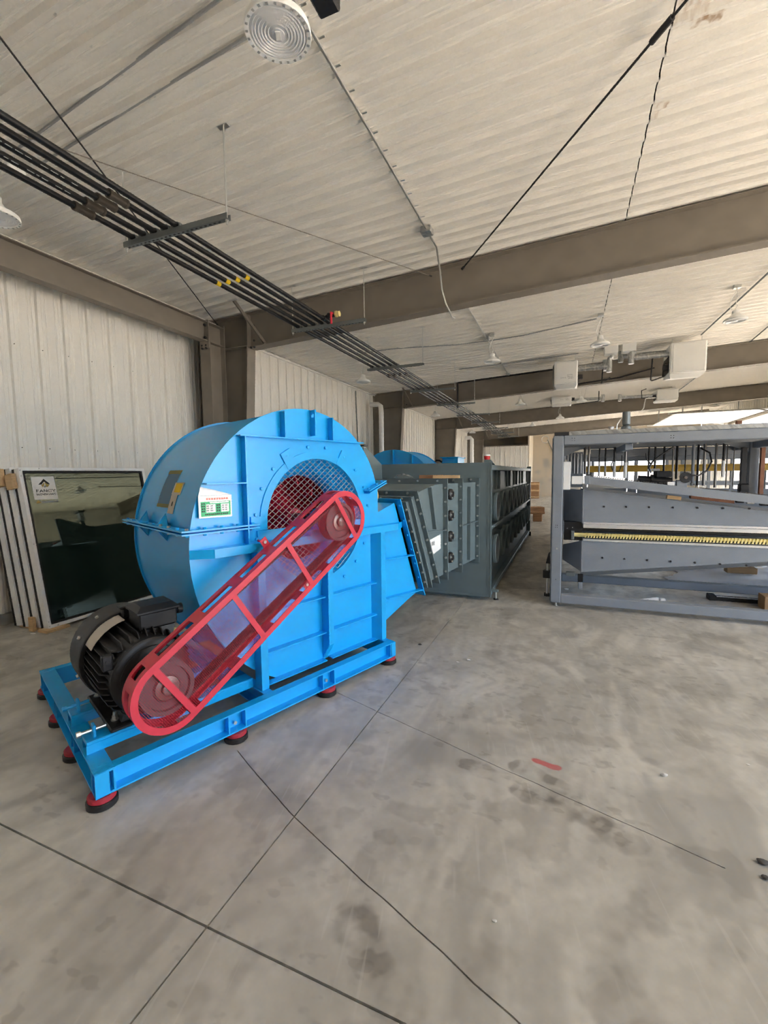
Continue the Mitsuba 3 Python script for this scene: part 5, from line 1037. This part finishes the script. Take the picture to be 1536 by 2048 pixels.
# ================================================================ second blower and boxes behind the cabinet
t = thing('background_blower', 'second dark blue blower standing behind the grey cabinet', 'blower')
c2x, c2z, R2, ya, yb = -3.25, 1.22, .87, 8.5, 9.5
wh = Point(c2x, c2z).buffer(R2, 40).union(sbox(c2x - R2, .15, c2x + .7, c2z))
add(t + '__front_plate', xz(wh, ya, ya + .01), 'm_blue'); add(t + '__back_plate', xz(wh, yb, yb + .01), 'm_blue'); add(t + '__wrapper', xz(wh.buffer(-.015).difference(wh.buffer(-.022)), ya + .01, yb), 'm_blue', 30)
for x in (c2x + .02, c2x + .42, c2x - .42): add(t + '__rib', bx(x - .006, x + .006, ya - .06, ya, 1.80, c2z + math.sqrt(R2 * R2 - (x - c2x) ** 2) - .01), 'm_blue')
add(t + '__rib', bx(c2x - .62, c2x + .62, ya - .06, ya, 1.795, 1.805), 'm_blue'); add(t + '__hub', cyl((c2x + .1, ya - .08, 1.70), (c2x + .1, ya, 1.70), .04, 14), 'm_strut', 40); add(t + '__base', bev(c2x - .95, c2x + .8, ya - .1, yb + .1, 0, .15, .01), 'm_blue')
t = thing('blue_hopper', 'dark blue box-shaped hood behind the cabinet, right of the second blower', 'hood')
add(t + '__hood', trimesh.convex.convex_hull(np.array([(-2.9, 10.6, 1.3), (-2.42, 10.6, 1.3), (-2.42, 11.4, 1.3), (-2.9, 11.4, 1.3), (-2.80, 10.7, 1.98), (-2.40, 10.6, 1.985), (-2.42, 11.4, 1.98), (-2.8, 11.4, 1.98)])), 'm_blue'); add(t + '__rim', bev(-2.84, -2.385, 10.58, 11.42, 1.975, 1.995, .004), 'm_blue'); add(t + '__leg', bev(-2.85, -2.45, 10.7, 11.3, 0, 1.3, .01), 'm_blue'); add(t + '__hose', tube([(-2.95, 10.5, 1.86), (-2.90, 10.5, 1.92), (-2.82, 10.5, 1.91), (-2.76, 10.5, 1.87)], .02, 8), 'm_black', 40)
def flexduct(pts, r, label):
    t = thing('insulated_pipe', label, 'pipe'); p = np.asarray(pts, float); add(t + '__sleeve', tube(pts, r, 14), 'm_white', 40)
    L = np.linalg.norm(p[-1] - p[-2]); 
    for k in range(int(L / .12)):
        q = p[-2] + (p[-1] - p[-2]) * (k + .5) * .12 / L; add(t + '__band', cyl(q - (0, 0, .015), q + (0, 0, .015), r * 1.06, 14), 'm_alu', 40)
flexduct([(-5.6, 12.75, 3.72), (-5.35, 12.8, 3.72), (-5.28, 12.8, 3.66), (-5.26, 12.8, 3.5), (-5.26, 12.8, 0.0)], .075, 'white wrapped pipe coming down the wall before the second column'); flexduct([(-5.5, 26.2, 3.65), (-5.2, 26.2, 3.65), (-5.12, 26.2, 3.55), (-5.1, 26.2, 0.0)], .11, 'white wrapped pipe near the far corner column')
t = thing('wall_conduit', 'thin conduit down the wall beside the wrapped pipe', 'conduit'); add(t + '__tube', tube([(-5.68, 11.9, 4.0), (-5.68, 11.9, 3.9), (-5.66, 12.0, 1.9), (-5.66, 12.0, 1.7)], .02, 8), 'm_strut', 40)
t = thing('wall_hoist', 'coiled cable and pole on the far cream wall', 'cable'); add(t + '__coil', lathe([(.22 + .02 * math.cos(a), .02 * math.sin(a)) for a in np.linspace(0, 2 * math.pi, 7)], 20, axis_frame((-1.35, Y1 - .1, 3.75), (0, 1, 0))), 'm_white', 40); add(t + '__pole', cyl((-1.2, Y1 - .1, 3.7), (-.55, Y1 - .1, 2.2), .03, 8), 'm_strut', 40)
# raised sectional door under the ceiling at the far right doorway
t = thing('raised_door', 'raised white sectional door hanging under the ceiling at the far right', 'door')
dz = 3.86
for k in range(5): add(t + '__door_panel', bev(3.95 + .62 * k, 3.95 + .62 * k + .60, 21.2, 26.2, dz, dz + .05, .01), 'm_white')
for y in (21.15, 26.25):
    add(t + '__track', tube([(3.7, y, dz + .02), (6.6, y, dz + .02), (6.9, y, dz - .06), (7.05, y, dz - .25), (7.08, y, dz - .6), (7.08, y, .1)], .03, 6), 'm_galv', 40)
    for x in (4.2, 6.0): add(t + '__hanger', beam((x, y, dz), (x, y, zc(x)), .04, .04, up=(1, 0, 0)), 'm_galv')
# ================================================================ crumbs on the floor
for i, (x, y, r, m_, tx) in enumerate(((-.747, 3.721, .011, 'm_pebble', 'pale pebble on the floor right of the skid'), (-.826, 3.648, .009, 'm_pebble', 'pale pebble nearest the skid end'), (-1.242, 3.911, .012, 'm_pebble_dark', 'dark crumb on the floor behind the skid end'), (.507, 2.621, .012, 'm_pebble', 'white pebble on the open floor right of the red mark'), (.947, 2.886, .006, 'm_pebble', 'tiny white pebble at the right of the floor'), (-.206, 1.512, .006, 'm_pebble', 'tiny white pebble in the foreground floor'), (.773, 2.152, .014, 'm_pebble_dark', 'dark leaf-like crumb at the right edge'), (.754, 2.069, .010, 'm_pebble_dark', 'second dark crumb at the right edge'), (.03, 6.5, .02, 'm_pebble', 'white scrap on the floor under the machine'))):
    s_ = trimesh.creation.icosphere(1, r); n_ = meshkit.noise(s_.vertices / r * 1.5 + i, i)[:, None]; s_.vertices *= (.7 + .6 * n_); s_.vertices[:, 0] *= 1.5; s_.vertices[:, 2] *= .6; s_.apply_translation((x, y, -s_.vertices[:, 2].min()))
    lab(add('floor_crumb', s_, m_), tx, 'pebble', 'crumbs on the floor')
